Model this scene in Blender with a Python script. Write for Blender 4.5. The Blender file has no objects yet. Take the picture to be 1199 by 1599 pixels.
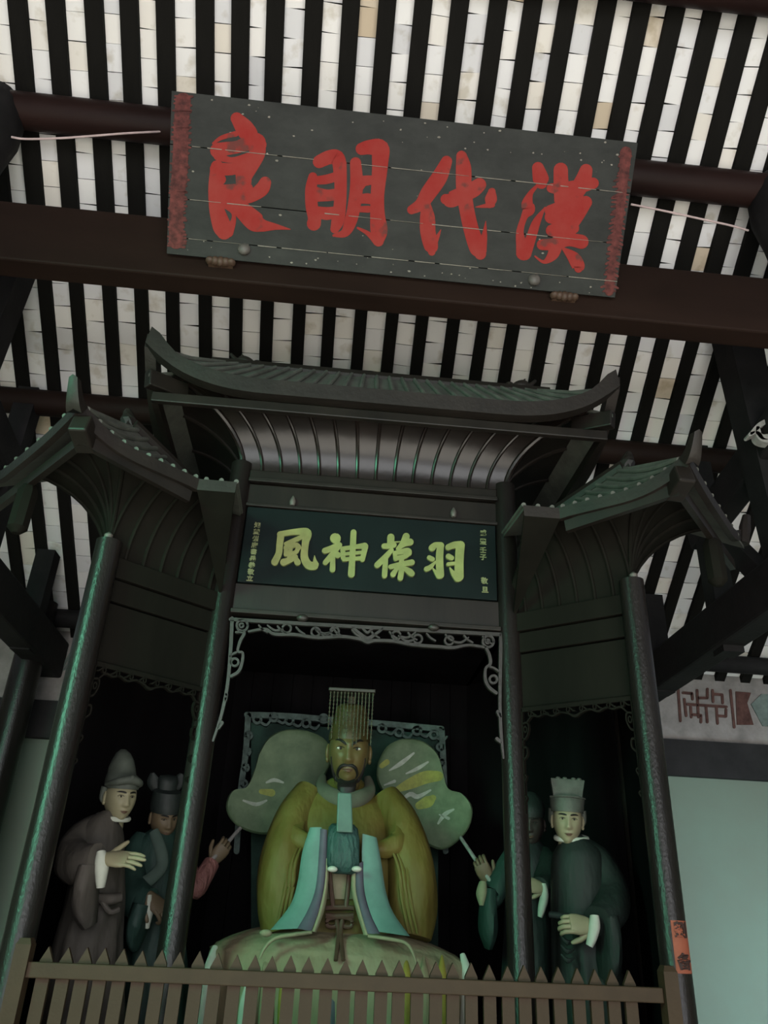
import bpy, bmesh, math, random
from mathutils import Vector, Matrix
random.seed(7)
SC = bpy.context.scene
COL = SC.collection
V = Vector

# ------------------------------------------------------------------ camera
W_PX, H_PX, F_PX = 1199.0, 1599.0, 1200.0
PITCH, YAW, ROLL = 0.478562716, 0.0701153902, 0.0466374440
EYE = V((0, 0, 1.6))
c_f = V((math.sin(YAW)*math.cos(PITCH), math.cos(YAW)*math.cos(PITCH), math.sin(PITCH)))
_r0 = V((math.cos(YAW), -math.sin(YAW), 0)); _u0 = _r0.cross(c_f)
c_r = math.cos(ROLL)*_r0 + math.sin(ROLL)*_u0
c_u = -math.sin(ROLL)*_r0 + math.cos(ROLL)*_u0
cam_d = bpy.data.cameras.new('camera'); cam = bpy.data.objects.new('camera', cam_d); COL.objects.link(cam)
cam.matrix_world = Matrix(((c_r.x, c_u.x, -c_f.x, EYE.x), (c_r.y, c_u.y, -c_f.y, EYE.y), (c_r.z, c_u.z, -c_f.z, EYE.z), (0, 0, 0, 1)))
cam_d.sensor_fit = 'VERTICAL'; cam_d.sensor_height = 24.0; cam_d.lens = F_PX/H_PX*24.0
cam_d.clip_start = 0.05
SC.camera = cam

# ------------------------------------------------------------------ light and exposure
world = bpy.data.worlds.new('world'); SC.world = world; world.use_nodes = True
world.node_tree.nodes['Background'].inputs[0].default_value = (0.75, 0.85, 1.0, 1)
world.node_tree.nodes['Background'].inputs[1].default_value = 0.25
SC.view_settings.view_transform = 'Standard'; SC.view_settings.look = 'None'
SC.view_settings.exposure = 0.42; SC.view_settings.gamma = 1.0
SC.view_settings.use_curve_mapping = False

def area(name, loc, target, sx, sy, power, color):
    d = bpy.data.lights.new(name, 'AREA'); d.shape = 'RECTANGLE'; d.size = sx; d.size_y = sy
    d.energy = power; d.color = color
    o = bpy.data.objects.new(name, d); COL.objects.link(o); o.location = loc
    o.rotation_euler = (V(target)-V(loc)).to_track_quat('-Z', 'Y').to_euler()
    return o
# sunlight that enters low through the open front and falls on the floor round the photographer
sd = bpy.data.lights.new('sun', 'SUN'); sd.energy = 34; sd.color = (1.0, 0.965, 0.90); sd.angle = 0.02
so = bpy.data.objects.new('sun', sd); COL.objects.link(so); so.rotation_euler = V((0.06, math.cos(math.radians(41)), -math.sin(math.radians(41)))).to_track_quat('-Z', 'Y').to_euler()
# sky light through the same open front, behind the photographer
area('daylight_front', (0.4, -4.2, 3.0), (0.3, 3.2, 4.4), 7.0, 3.0, 230, (0.98, 0.985, 1.0))
# greenish daylight from a tall side opening on the left
gl = area('daylight_left', (-3.1, 0.3, 3.5), (-0.2, 4.2, 2.3), 1.0, 1.5, 25, (0.26, 1.0, 0.60)); gl.data.spread = math.radians(80)
# cool daylight from a side opening on the right, low on the back wall
gr = area('daylight_right', (4.6, 4.4, 0.9), (4.0, 6.9, 0.7), 1.4, 1.4, 34, (0.68, 0.88, 1.0)); gr.data.spread = math.radians(120)

# ------------------------------------------------------------------ projection helpers (a pixel of the photograph to a point on a plane)
def ray(px, py):
    return c_f + c_r*((px-W_PX/2)/F_PX) - c_u*((py-H_PX/2)/F_PX)
def at(px, py, Y):
    d = ray(px, py); return EYE + d*((Y-EYE.y)/d.y)
def on_plane(px, py, P0, N):
    d = ray(px, py); return EYE + d*((P0-EYE).dot(N)/d.dot(N))
def proj(p):
    q = V(p)-EYE; z = q.dot(c_f)
    return (W_PX/2+F_PX*q.dot(c_r)/z, H_PX/2-F_PX*q.dot(c_u)/z)

# ------------------------------------------------------------------ materials
def mat(name, col, rough=0.6, var=0.25, scale=6.0, bump=0.15, bscale=40.0, stretch=(1, 1, 1), spec=0.4, col2=None, island=0.0, metallic=0.0, patches=None):
    m = bpy.data.materials.new(name); m.use_nodes = True
    nt = m.node_tree; N = nt.nodes; L = nt.links
    b = N['Principled BSDF']; b.inputs['Roughness'].default_value = rough
    b.inputs['Specular IOR Level'].default_value = spec; b.inputs['Metallic'].default_value = metallic
    tc = N.new('ShaderNodeTexCoord'); mp = N.new('ShaderNodeMapping'); mp.inputs['Scale'].default_value = stretch
    L.new(tc.outputs['Object'], mp.inputs['Vector'])
    n1 = N.new('ShaderNodeTexNoise'); n1.inputs['Scale'].default_value = scale; n1.inputs['Detail'].default_value = 6
    n1.inputs['Roughness'].default_value = 0.62
    L.new(mp.outputs[0], n1.inputs['Vector'])
    rp = N.new('ShaderNodeValToRGB')
    c = V(col); lo = c*(1-var); hi = V(col2) if col2 else c*(1+var)
    rp.color_ramp.elements[0].position = 0.3; rp.color_ramp.elements[1].position = 0.7
    rp.color_ramp.elements[0].color = (*lo, 1); rp.color_ramp.elements[1].color = (*hi, 1)
    L.new(n1.outputs['Fac'], rp.inputs[0])
    out = rp.outputs[0]
    if patches:                                   # worn or stained spots of another colour: (colour, scale, threshold)
        pc, ps, pt = patches
        n3 = N.new('ShaderNodeTexNoise'); n3.inputs['Scale'].default_value = ps; n3.inputs['Detail'].default_value = 8
        L.new(mp.outputs[0], n3.inputs['Vector'])
        r3 = N.new('ShaderNodeValToRGB'); r3.color_ramp.elements[0].position = pt; r3.color_ramp.elements[1].position = min(1, pt+0.06)
        L.new(n3.outputs['Fac'], r3.inputs[0])
        mx = N.new('ShaderNodeMixRGB'); L.new(r3.outputs[0], mx.inputs[0]); L.new(out, mx.inputs[1]); mx.inputs[2].default_value = (*pc, 1)
        out = mx.outputs[0]
    if island:                                    # every piece its own tone
        gi = N.new('ShaderNodeNewGeometry'); oi = N.new('ShaderNodeObjectInfo')
        ad = N.new('ShaderNodeMath'); ad.operation = 'ADD'; L.new(gi.outputs['Random Per Island'], ad.inputs[0]); L.new(oi.outputs['Random'], ad.inputs[1])
        fr = N.new('ShaderNodeMath'); fr.operation = 'FRACT'; L.new(ad.outputs[0], fr.inputs[0])
        r2 = N.new('ShaderNodeValToRGB'); r2.color_ramp.interpolation = 'CONSTANT' if island > 1 else 'LINEAR'
        els = r2.color_ramp.elements
        k = min(island, 1.0)
        els[0].color = (1, 1, 1, 1); els[1].position = 1.0; els[1].color = (1-k, 1-k, 1-k, 1)
        mx = N.new('ShaderNodeMixRGB'); mx.blend_type = 'MULTIPLY'; mx.inputs[0].default_value = 1
        L.new(fr.outputs[0], r2.inputs[0]); L.new(out, mx.inputs[1]); L.new(r2.outputs[0], mx.inputs[2]); out = mx.outputs[0]
    L.new(out, b.inputs['Base Color'])
    if bump:
        n2 = N.new('ShaderNodeTexNoise'); n2.inputs['Scale'].default_value = bscale; n2.inputs['Detail'].default_value = 5
        L.new(mp.outputs[0], n2.inputs['Vector'])
        bp = N.new('ShaderNodeBump'); bp.inputs['Strength'].default_value = bump; bp.inputs['Distance'].default_value = 0.01
        L.new(n2.outputs['Fac'], bp.inputs['Height']); L.new(bp.outputs[0], b.inputs['Normal'])
    return m

M = {}
M['rafter'] = mat('dark rafter wood', (0.0085, 0.0080, 0.0068), 0.8, 0.4, 3, 0.2, 60, (1, .2, 1), 0.06)
M['tile'] = None
M['beam'] = mat('brown red beam lacquer', (0.0165, 0.0090, 0.0066), 0.6, 0.35, 2.5, 0.12, 30, (.25, 1, 1), 0.10)
M['purlin'] = mat('dark red purlin lacquer', (0.020, 0.0100, 0.0085), 0.5, 0.35, 2.5, 0.12, 30, (.25, 1, 1), 0.12)
M['black'] = mat('blackened truss wood', (0.012, 0.011, 0.011), 0.7, 0.4, 5, 0.2, 40, spec=0.2)
M['wood'] = mat('dark brown lacquered wood', (0.0125, 0.0095, 0.0075), 0.45, 0.4, 4, 0.10, 45, (1, 1, .2), 0.32)
M['gloss'] = mat('glossy brown lacquered wood', (0.012, 0.008, 0.0065), 0.27, 0.4, 5, 0.55, 3.2, (1, 1, 1), 0.45)
M['post'] = mat('dark lacquered post', (0.012, 0.0095, 0.0085), 0.30, 0.3, 4, 0.20, 110, (1, 1, .5), 0.30)
M['rooftile'] = mat('grey green painted wooden roof tiles', (0.0850, 0.0884, 0.0748), 0.55, 0.35, 9, 0.2, 50, spec=0.35)
M['fascia'] = mat('greyed eave board', (0.0145, 0.0112, 0.0090), 0.5, 0.3, 6, 0.2, 40, spec=0.3)
M['carve'] = mat('carved dark wood', (0.026, 0.022, 0.019), 0.42, 0.3, 8, 0.2, 50, spec=0.45)
M['inside'] = mat('near black shrine boards', (0.0055, 0.0050, 0.0055), 0.75, 0.5, 2, 0.15, 20, (2, 2, .3), 0.03)  # even near-black tone for the inner boards
M['teal_screen'] = mat('faded teal screen paint', (0.008, 0.020, 0.016), 0.7, 0.6, 3.0, 0.1, 30, col2=(0.030, 0.075, 0.055), spec=0.15)
M['teal_carve'] = mat('worn teal carving', (0.045, 0.085, 0.070), 0.6, 0.6, 14, 0.1, 30, col2=(0.075, 0.125, 0.105))
M['matte'] = mat('dull soot brown boards', (0.0075, 0.0068, 0.0050), 0.75, 0.35, 4, 0.1, 45, (1, 1, .2), 0.08)
M['plaque_black'] = mat('weathered black plaque paint', (0.024, 0.0255, 0.0225), 0.6, 0.3, 5, 0.15, 60, (1, 1, 2), 0.2, patches=((0.30, 0.27, 0.20), 26, 0.74))
M['chip'] = mat('chipped pale paint', (0.22, 0.20, 0.165), 0.8, 0.3, 30)
M['red'] = mat('red brushed paint', (0.31, 0.026, 0.022), 0.65, 0.2, 7, 0.1, 60, spec=0.08, col2=(0.27, 0.042, 0.034), patches=((0.13, 0.038, 0.032), 9, 0.60))
M['dullred'] = mat('faded dark red paint', (0.085, 0.026, 0.023), 0.65, 0.6, 26, 0.1, 60, spec=0.2, col2=(0.15, 0.038, 0.032))
M['green_board'] = mat('dark blue green board', (0.0055, 0.0100, 0.0100), 0.6, 0.2, 4, 0.05, 40, spec=0.12)
M['gold'] = mat('yellow gilt letters', (0.225, 0.250, 0.085), 0.4, 0.18, 12, 0.1, 50, spec=0.5)
M['dullgold'] = mat('tarnished small gilt letters', (0.20, 0.215, 0.10), 0.5, 0.2, 12, 0)
M['fence'] = mat('brown fence paint', (0.043, 0.0262, 0.0140), 0.6, 0.15, 9, 0.1, 60, spec=0.25)
M['plaster'] = mat('white limewash plaster', (0.205, 0.240, 0.190), 0.85, 0.10, 1.2, 0.1, 12, spec=0.15, col2=(0.19, 0.255, 0.20))
M['frieze'] = mat('old painted frieze plaster', (0.27, 0.25, 0.235), 0.85, 0.3, 5, 0.1, 30, spec=0.1)
M['friezered'] = mat('dull red frieze paint', (0.10, 0.052, 0.044), 0.85, 0.4, 12, 0, spec=0.1)
M['friezegrey'] = mat('grey green frieze paint', (0.16, 0.20, 0.18), 0.85, 0.3, 12, 0, spec=0.1)
M['band'] = mat('dark wall beam', (0.022, 0.021, 0.021), 0.7, 0.3, 4, 0.1, spec=0.2)
M['stone'] = mat('grey stone paving', (0.30, 0.29, 0.27), 0.7, 0.2, 2, 0.2, 20, spec=0.3)
M['iron'] = mat('dull iron', (0.09, 0.08, 0.07), 0.5, 0.3, 20, 0.2, spec=0.5)
M['palewood'] = mat('pale greyed carved end', (0.30, 0.29, 0.27), 0.6, 0.3, 14, 0.2)
M['cable'] = mat('pale pink plastic cable', (0.52, 0.40, 0.39), 0.4, 0.2, 9, 0)
M['sticker'] = mat('orange red paper', (0.24, 0.064, 0.034), 0.7, 0.12, 14, 0.05)
M['ink'] = mat('black ink', (0.03, 0.012, 0.010), 0.7, 0.2, 20, 0)
# statues
M['yellow'] = mat('ochre painted robe', (0.115, 0.085, 0.0145), 0.6, 0.3, 6, 0.15, 30, spec=0.25, col2=(0.12, 0.105, 0.026))
M['lap'] = mat('dusty olive ochre robe', (0.270, 0.220, 0.130), 0.75, 0.25, 5, 0.15, 30, spec=0.15, col2=(0.260, 0.240, 0.155))
M['yellowfold'] = mat('bright ochre fold', (0.2240, 0.1750, 0.0350), 0.65, 0.25, 8, 0.1, 30, spec=0.2)
M['aqua'] = mat('light aqua sleeve border', (0.1054, 0.2108, 0.1798), 0.6, 0.15, 8, 0.1, 30, spec=0.2)
M['violet'] = mat('grey violet edging', (0.0840, 0.0840, 0.1080), 0.65, 0.2, 8, 0.1, 30, spec=0.2)
M['cream'] = mat('cream lining', (0.2310, 0.2240, 0.1400), 0.7, 0.2, 8, 0.1, 30, spec=0.15)
M['white'] = mat('shade dimmed white lining', (0.4250, 0.4505, 0.3825), 0.7, 0.12, 8, 0.1, 30, spec=0.15)  # white lowered to paint in the dimness inside the shrine
M['collar'] = mat('grey olive collar', (0.0700, 0.0735, 0.0525), 0.7, 0.2, 8, 0.1, spec=0.2)
M['brownrobe'] = mat('dull maroon brown robe', (0.070, 0.062, 0.053), 0.7, 0.25, 5, 0.15, 30, spec=0.25)
M['tealrobe'] = mat('dark teal robe', (0.0176, 0.0416, 0.0336), 0.6, 0.3, 5, 0.15, 30, spec=0.3)
M['tealtrim'] = mat('grey teal trim', (0.0595, 0.0875, 0.0735), 0.7, 0.2, 5, 0.1, spec=0.2)
M['greenrobe'] = mat('dark green grey robe', (0.0125, 0.0190, 0.0165), 0.65, 0.25, 5, 0.15, 30, spec=0.3)
M['darkrobe'] = mat('near black robe', (0.018, 0.022, 0.022), 0.6, 0.3, 5, 0.15, 30, spec=0.3)
M['pink'] = mat('faded pink sleeve', (0.1760, 0.0760, 0.0680), 0.7, 0.3, 8, 0.1)
M['skin_pale'] = mat('pale painted clay skin', (0.230, 0.212, 0.130), 0.5, 0.08, 8, 0.04, 40, spec=0.3)
M['skin_tan'] = mat('tan painted clay skin', (0.1190, 0.0875, 0.0525), 0.5, 0.1, 8, 0.04, 40, spec=0.3)
M['skin_gold'] = mat('ochre painted clay skin', (0.0930, 0.0713, 0.0260), 0.42, 0.12, 8, 0.04, 40, spec=0.35)  # ochre darkened to stand in for the lintel's shade on the face
M['skin_dark'] = mat('dark painted clay skin', (0.035, 0.030, 0.026), 0.5, 0.15, 8, 0.04, 40, spec=0.3)
M['eye'] = mat('eye white', (0.4960, 0.4960, 0.4160), 0.3, 0.03, 8, 0)
M['blackpaint'] = mat('black hair paint', (0.010, 0.010, 0.009), 0.5, 0.2, 8, 0, spec=0.3)
M['lip'] = mat('lip paint', (0.10, 0.058, 0.036), 0.5, 0.1, 8, 0)
M['hat_grey'] = mat('grey green hat', (0.0638, 0.0750, 0.0600), 0.7, 0.3, 12, 0.25, 50)
M['hat_black'] = mat('black gauze hat', (0.014, 0.020, 0.018), 0.6, 0.3, 12, 0.2, 50)
M['crown'] = mat('shade dulled gilt crown', (0.0500, 0.0375, 0.0120), 0.45, 0.35, 12, 0.2, 40)  # gilt darkened in place of shade from the lintel above
M['crownboard'] = mat('dark crown board', (0.0250, 0.0225, 0.0160), 0.5, 0.3, 10, 0.1)
M['bead'] = mat('shade darkened bead string', (0.042, 0.038, 0.020), 0.5, 0.3, 60, 0)  # shade under the lintel put into the bead colour
M['tablet'] = mat('pale green tablet', (0.0660, 0.1260, 0.1020), 0.5, 0.2, 8, 0.05)
M['cloth'] = mat('deep teal cloth', (0.0225, 0.0638, 0.0562), 0.6, 0.3, 8, 0.1)
M['belt'] = mat('brown corded belt', (0.0638, 0.0360, 0.0225), 0.55, 0.2, 10, 0.1)
M['fan'] = mat('pale sea green fan paint', (0.078, 0.135, 0.068), 0.6, 0.3, 9, 0.1, 30, spec=0.25, col2=(0.105, 0.155, 0.085))
M['fanyellow'] = mat('yellow green fan paint', (0.1680, 0.1960, 0.0280), 0.6, 0.3, 20, 0)
M['fancloud'] = mat('pale cloud fan paint', (0.2400, 0.2880, 0.2280), 0.6, 0.25, 20, 0)

def tile_material():
    m = bpy.data.materials.new('whitewashed roof tile'); m.use_nodes = True
    nt = m.node_tree; N = nt.nodes; L = nt.links; b = N['Principled BSDF']
    b.inputs['Roughness'].default_value = 0.85; b.inputs['Specular IOR Level'].default_value = 0.1
    gi = N.new('ShaderNodeNewGeometry'); oi = N.new('ShaderNodeObjectInfo')
    ad = N.new('ShaderNodeMath'); ad.operation = 'ADD'; L.new(gi.outputs['Random Per Island'], ad.inputs[0]); L.new(oi.outputs['Random'], ad.inputs[1])
    fr = N.new('ShaderNodeMath'); fr.operation = 'FRACT'; L.new(ad.outputs[0], fr.inputs[0])
    r = N.new('ShaderNodeValToRGB'); e = r.color_ramp.elements
    e[0].position = 0; e[0].color = (0.66, 0.655, 0.66, 1); e[1].position = 1; e[1].color = (0.50, 0.38, 0.24, 1)
    for p, c in ((0.2, (0.79, 0.78, 0.775)), (0.5, (0.86, 0.845, 0.82)), (0.80, (0.85, 0.825, 0.785)), (0.96, (0.80, 0.755, 0.68)), (0.985, (0.68, 0.60, 0.49))):
        k = e.new(p); k.color = (*c, 1)
    L.new(fr.outputs[0], r.inputs[0])
    n = N.new('ShaderNodeTexNoise'); n.inputs['Scale'].default_value = 7; n.inputs['Detail'].default_value = 7
    L.new(gi.outputs['Position'], n.inputs['Vector'])
    r2 = N.new('ShaderNodeValToRGB'); r2.color_ramp.elements[0].position = 0.30; r2.color_ramp.elements[0].color = (0.78, 0.75, 0.69, 1)
    r2.color_ramp.elements[1].position = 0.42; r2.color_ramp.elements[1].color = (1, 1, 1, 1)
    L.new(n.outputs['Fac'], r2.inputs[0])
    mx = N.new('ShaderNodeMixRGB'); mx.blend_type = 'MULTIPLY'; mx.inputs[0].default_value = 1
    L.new(r.outputs[0], mx.inputs[1]); L.new(r2.outputs[0], mx.inputs[2]); L.new(mx.outputs[0], b.inputs['Base Color'])
    return m
M['tile'] = tile_material()
for k in ('yellow', 'lap', 'brownrobe', 'tealrobe', 'greenrobe', 'darkrobe', 'pink', 'cloth'):   # modelled cloth: long shallow wrinkles
    for n_ in M[k].node_tree.nodes:
        if n_.type == 'BUMP': n_.inputs['Strength'].default_value = 0.55; n_.inputs['Distance'].default_value = 0.05
        if n_.type == 'MAPPING': n_.inputs['Scale'].default_value = (1, 1, 0.4)
        if n_.type == 'TEX_NOISE' and abs(n_.inputs['Scale'].default_value-30) < 1: n_.inputs['Scale'].default_value = 9; n_.inputs['Detail'].default_value = 3

# ------------------------------------------------------------------ mesh builder
def frame_along(t, up):
    t = t.normalized(); s = t.cross(up)
    if s.length < 1e-4: s = t.cross(V((0, 1, 0)) if abs(up.z) > .5 else V((0, 0, 1)))
    s.normalize(); return t, s, s.cross(t).normalized()
def smooth_path(pts, n=8):
    pts = [V(p) for p in pts]
    if len(pts) < 3: return [pts[0].lerp(pts[-1], i/n) for i in range(n+1)]
    out = []
    for i in range(len(pts)-1):
        p0 = pts[max(i-1, 0)]; p1 = pts[i]; p2 = pts[i+1]; p3 = pts[min(i+2, len(pts)-1)]
        for k in range(n):
            t = k/n
            out.append(0.5*((2*p1)+(p2-p0)*t+(2*p0-5*p1+4*p2-p3)*t*t+(3*p1-p0-3*p2+p3)*t**3))
    out.append(pts[-1]); return out
class MB:
    def __init__(s): s.v = []; s.f = []
    def add(s, vs, fs):
        o = len(s.v); s.v += [V(v) for v in vs]; s.f += [[i+o for i in f] for f in fs]; return s
    def box(s, x0, x1, y0, y1, z0, z1):
        return s.hexa([(x0, y0, z0), (x1, y0, z0), (x1, y1, z0), (x0, y1, z0), (x0, y0, z1), (x1, y0, z1), (x1, y1, z1), (x0, y1, z1)])
    def hexa(s, p):
        return s.add(p, [(0, 3, 2, 1), (4, 5, 6, 7), (0, 1, 5, 4), (1, 2, 6, 5), (2, 3, 7, 6), (3, 0, 4, 7)])
    def beam(s, a, b, w, h, up=(0, 0, 1)):
        a = V(a); b = V(b); t, sd, u = frame_along(b-a, V(up))
        p = []
        for q in (a, b):
            for i, j in ((-1, -1), (1, -1), (1, 1), (-1, 1)): p.append(q+sd*(i*w/2)+u*(j*h/2))
        return s.add(p, [(0, 1, 2, 3), (7, 6, 5, 4), (0, 4, 5, 1), (1, 5, 6, 2), (2, 6, 7, 3), (3, 7, 4, 0)])
    def rings(s, R, close=True, caps=True):
        n = len(R[0]); vs = [p for r in R for p in r]; fs = []
        for i in range(len(R)-1):
            for j in range(n if close else n-1):
                k = (j+1) % n; fs.append((i*n+j, i*n+k, (i+1)*n+k, (i+1)*n+j))
        if caps: fs += [tuple(reversed(range(n))), tuple(range((len(R)-1)*n, len(R)*n))]
        return s.add(vs, fs)
    def tube(s, pts, r, n=10, up=(0, 0, 1), flat=1.0, round_ends=False):
        pts = [V(p) for p in pts]; m = len(pts)
        rs = [r]*m if not isinstance(r, (list, tuple)) else list(r)
        if len(rs) != m: rs = [rs[min(int(i*(len(rs)-1)/(m-1)), len(rs)-2)]*(1-((i*(len(rs)-1)/(m-1))-min(int(i*(len(rs)-1)/(m-1)), len(rs)-2)))+rs[min(int(i*(len(rs)-1)/(m-1)), len(rs)-2)+1]*((i*(len(rs)-1)/(m-1))-min(int(i*(len(rs)-1)/(m-1)), len(rs)-2)) for i in range(m)]
        if round_ends:
            a = (pts[0]-pts[1]).normalized(); b = (pts[-1]-pts[-2]).normalized(); r0, r1 = rs[0], rs[-1]
            pts = [pts[0]+a*r0*.95, pts[0]+a*r0*.6]+pts+[pts[-1]+b*r1*.6, pts[-1]+b*r1*.95]; rs = [r0*.25, r0*.8]+rs+[r1*.8, r1*.25]; m = len(pts)
        R = []
        for i, p in enumerate(pts):
            t, sd, u = frame_along(pts[min(i+1, m-1)]-pts[max(i-1, 0)], V(up))
            R.append([p+sd*(math.cos(a)*rs[i])+u*(math.sin(a)*rs[i]*flat) for a in [2*math.pi*k/n for k in range(n)]])
        return s.rings(R)
    def sweep(s, pts, sizes, n=16, up=(0, 0, 1), k=6, fold=0.0, nf=7):
        """elliptical sleeve along a smooth path; sizes = (half width, half height) at each control point"""
        P = smooth_path(pts, k); S = smooth_path([V((a, b, 0)) for a, b in sizes], k); R = []
        for i, p in enumerate(P):
            t, sd, u = frame_along(P[min(i+1, len(P)-1)]-P[max(i-1, 0)], V(up)); r = []
            for j in range(n):
                a = 2*math.pi*j/n; w = 1+fold*math.sin(nf*a+i*.35)
                r.append(p+sd*(math.cos(a)*S[i].x*w)+u*(math.sin(a)*S[i].y*w))
            R.append(r)
        return s.rings(R)
    def lathe(s, prof, c, n=20):
        c = V(c)
        return s.rings([[c+V((r*math.cos(2*math.pi*k/n), r*math.sin(2*math.pi*k/n), z)) for k in range(n)] for r, z in prof])
    def ell(s, c, r, nu=16, nv=10, mtx=None):
        c = V(c); R = []
        for i in range(nv+1):
            la = -math.pi/2+math.pi*(i/nv)*.998+.003; q = []
            for j in range(nu):
                lo = 2*math.pi*j/nu; p = V((math.cos(la)*math.cos(lo)*r[0], math.cos(la)*math.sin(lo)*r[1], math.sin(la)*r[2]))
                q.append(c+(mtx @ p if mtx else p))
            R.append(q)
        return s.rings(R)
    def grid(s, nu, nv, fn, thick=None):
        """a sheet fn(u, v), u and v in 0..1, given thickness along thick (vector)"""
        A = [[V(fn(i/nu, j/nv)) for j in range(nv+1)] for i in range(nu+1)]; w = nv+1
        vs = [p for r in A for p in r]; fs = []
        for i in range(nu):
            for j in range(nv): fs.append((i*w+j, (i+1)*w+j, (i+1)*w+j+1, i*w+j+1))
        if thick is None: return s.add(vs, fs)
        T = V(thick); n = len(vs); vs = vs+[p+T for p in vs]; fs = fs+[tuple(q+n for q in reversed(f)) for f in fs]
        B = [i*w for i in range(nu+1)]+[nu*w+j for j in range(1, nv+1)]+[i*w+nv for i in range(nu-1, -1, -1)]+[j for j in range(nv-1, 0, -1)]
        for k in range(len(B)):
            a, b = B[k], B[(k+1) % len(B)]; fs.append((a, b, b+n, a+n))
        return s.add(vs, fs)
    def prism(s, poly, d):
        """extrude a planar polygon (list of points) along the vector d"""
        d = V(d); n = len(poly); vs = [V(p) for p in poly]+[V(p)+d for p in poly]
        return s.add(vs, [tuple(range(n)), tuple(reversed(range(n, 2*n)))]+[(i, i+n, (i+1) % n+n, (i+1) % n) for i in range(n)])
    def brush(s, stroke, fn, h, n=7, samples=6):
        """a brush stroke with swelling width laid on a surface fn(x, y, lift); stroke = [(x, y, width), ...]"""
        P = smooth_path([V(p) for p in stroke], samples); L_, R_ = [], []
        for i, p in enumerate(P):
            t = P[min(i+1, len(P)-1)]-P[max(i-1, 0)]; t = V((t.x, t.y, 0))
            if t.length < 1e-6: t = V((1, 0, 0))
            t.normalize(); nr = V((-t.y, t.x, 0)); w = max(p.z, 1.0)/2
            L_.append(V((p.x, p.y, 0))+nr*w); R_.append(V((p.x, p.y, 0))-nr*w)
        def cap(c, a, b, sign):
            r = (a-b).length/2; base = math.atan2((a-c).y, (a-c).x)
            return [V((c.x+r*math.cos(base+sign*math.pi*k/n), c.y+r*math.sin(base+sign*math.pi*k/n), 0)) for k in range(1, n)]
        e0 = V((P[0].x, P[0].y, 0)); e1 = V((P[-1].x, P[-1].y, 0)); m = len(P)
        c0 = cap(e0, L_[0], R_[0], 1); c1 = cap(e1, R_[-1], L_[-1], 1)
        flat = L_+R_+c0+c1; nb = len(flat)
        vs = [fn(p.x, p.y, h) for p in flat]+[fn(p.x, p.y, 0) for p in flat]
        fs = [(i, i+1, m+i+1, m+i) for i in range(m-1)]
        fs.append(tuple([0]+[2*m+k for k in range(len(c0))]+[m]))
        fs.append(tuple([2*m-1]+[2*m+len(c0)+k for k in range(len(c1))]+[m-1]))
        loop = list(range(m))+[2*m+len(c0)+k for k in reversed(range(len(c1)))]+[m+i for i in reversed(range(m))]+[2*m+k for k in reversed(range(len(c0)))]
        for k in range(len(loop)):
            a, b = loop[k], loop[(k+1) % len(loop)]; fs.append((a, b, b+nb, a+nb))
        return s.add(vs, fs)
    def mesh(s, name, m, smooth=True, ang=35, off=V((0, 0, 0))):
        me = bpy.data.meshes.new(name); me.from_pydata([tuple(v-off) for v in s.v], [], s.f)
        bm = bmesh.new(); bm.from_mesh(me); bmesh.ops.recalc_face_normals(bm, faces=bm.faces); bm.to_mesh(me); bm.free()
        if smooth:
            me.polygons.foreach_set('use_smooth', [True]*len(me.polygons)); me.set_sharp_from_angle(angle=math.radians(ang))
        me.materials.append(m); me.update(); return me
    def build(s, name, m, parent=None, smooth=True, ang=35, bevel=0.0):
        off = origin(parent); rt = parent
        while rt is not None and rt.parent is not None: rt = rt.parent
        if rt is not None and rt.get('category') == 'statue': s.v = [V((v.x, v.y, max(v.z, .952))) for v in s.v]
        o = bpy.data.objects.new(name, s.mesh(name, m, smooth, ang, off)); COL.objects.link(o)
        if parent is not None: o.parent = parent
        if bevel:
            b = o.modifiers.new('bevel', 'BEVEL'); b.width = bevel; b.segments = 2; b.limit_method = 'ANGLE'; b.angle_limit = math.radians(50)
        return o
def origin(o):
    p = V((0, 0, 0))
    while o is not None: p += o.location; o = o.parent
    return p
def thing(name, label, cat, loc=(0, 0, 0), group=None):
    o = bpy.data.objects.new(name, None); o.empty_display_size = .1; COL.objects.link(o); o.location = loc
    o['label'] = label; o['category'] = cat
    if group: o['group'] = group
    return o
def tag(o, label, cat, group=None):
    o['label'] = label; o['category'] = cat
    if group: o['group'] = group
    return o
def struct(o, label=None, cat=None):
    o['kind'] = 'structure'
    if label: o['label'] = label
    if cat: o['category'] = cat
    return o
def place(name, me, parent, loc, rot=None):
    o = bpy.data.objects.new(name, me); COL.objects.link(o); o.parent = parent
    o.location = V(loc)-origin(parent)
    if rot is not None: o.rotation_euler = rot
    return o
def text_mesh(s, size, fatten=0.0):
    c = bpy.data.curves.new('text', 'FONT'); c.body = s; c.size = size; c.offset = fatten; c.align_x = 'CENTER'; c.align_y = 'CENTER'; c.resolution_u = 3; c.extrude = 0.0015
    o = bpy.data.objects.new('text', c); COL.objects.link(o)
    dg = bpy.context.evaluated_depsgraph_get(); dg.update()
    me = bpy.data.meshes.new_from_object(o.evaluated_get(dg)); vs = [v.co.copy() for v in me.vertices]; fs = [tuple(p.vertices) for p in me.polygons]
    bpy.data.objects.remove(o); bpy.data.curves.remove(c); bpy.data.meshes.remove(me); return vs, fs

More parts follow.
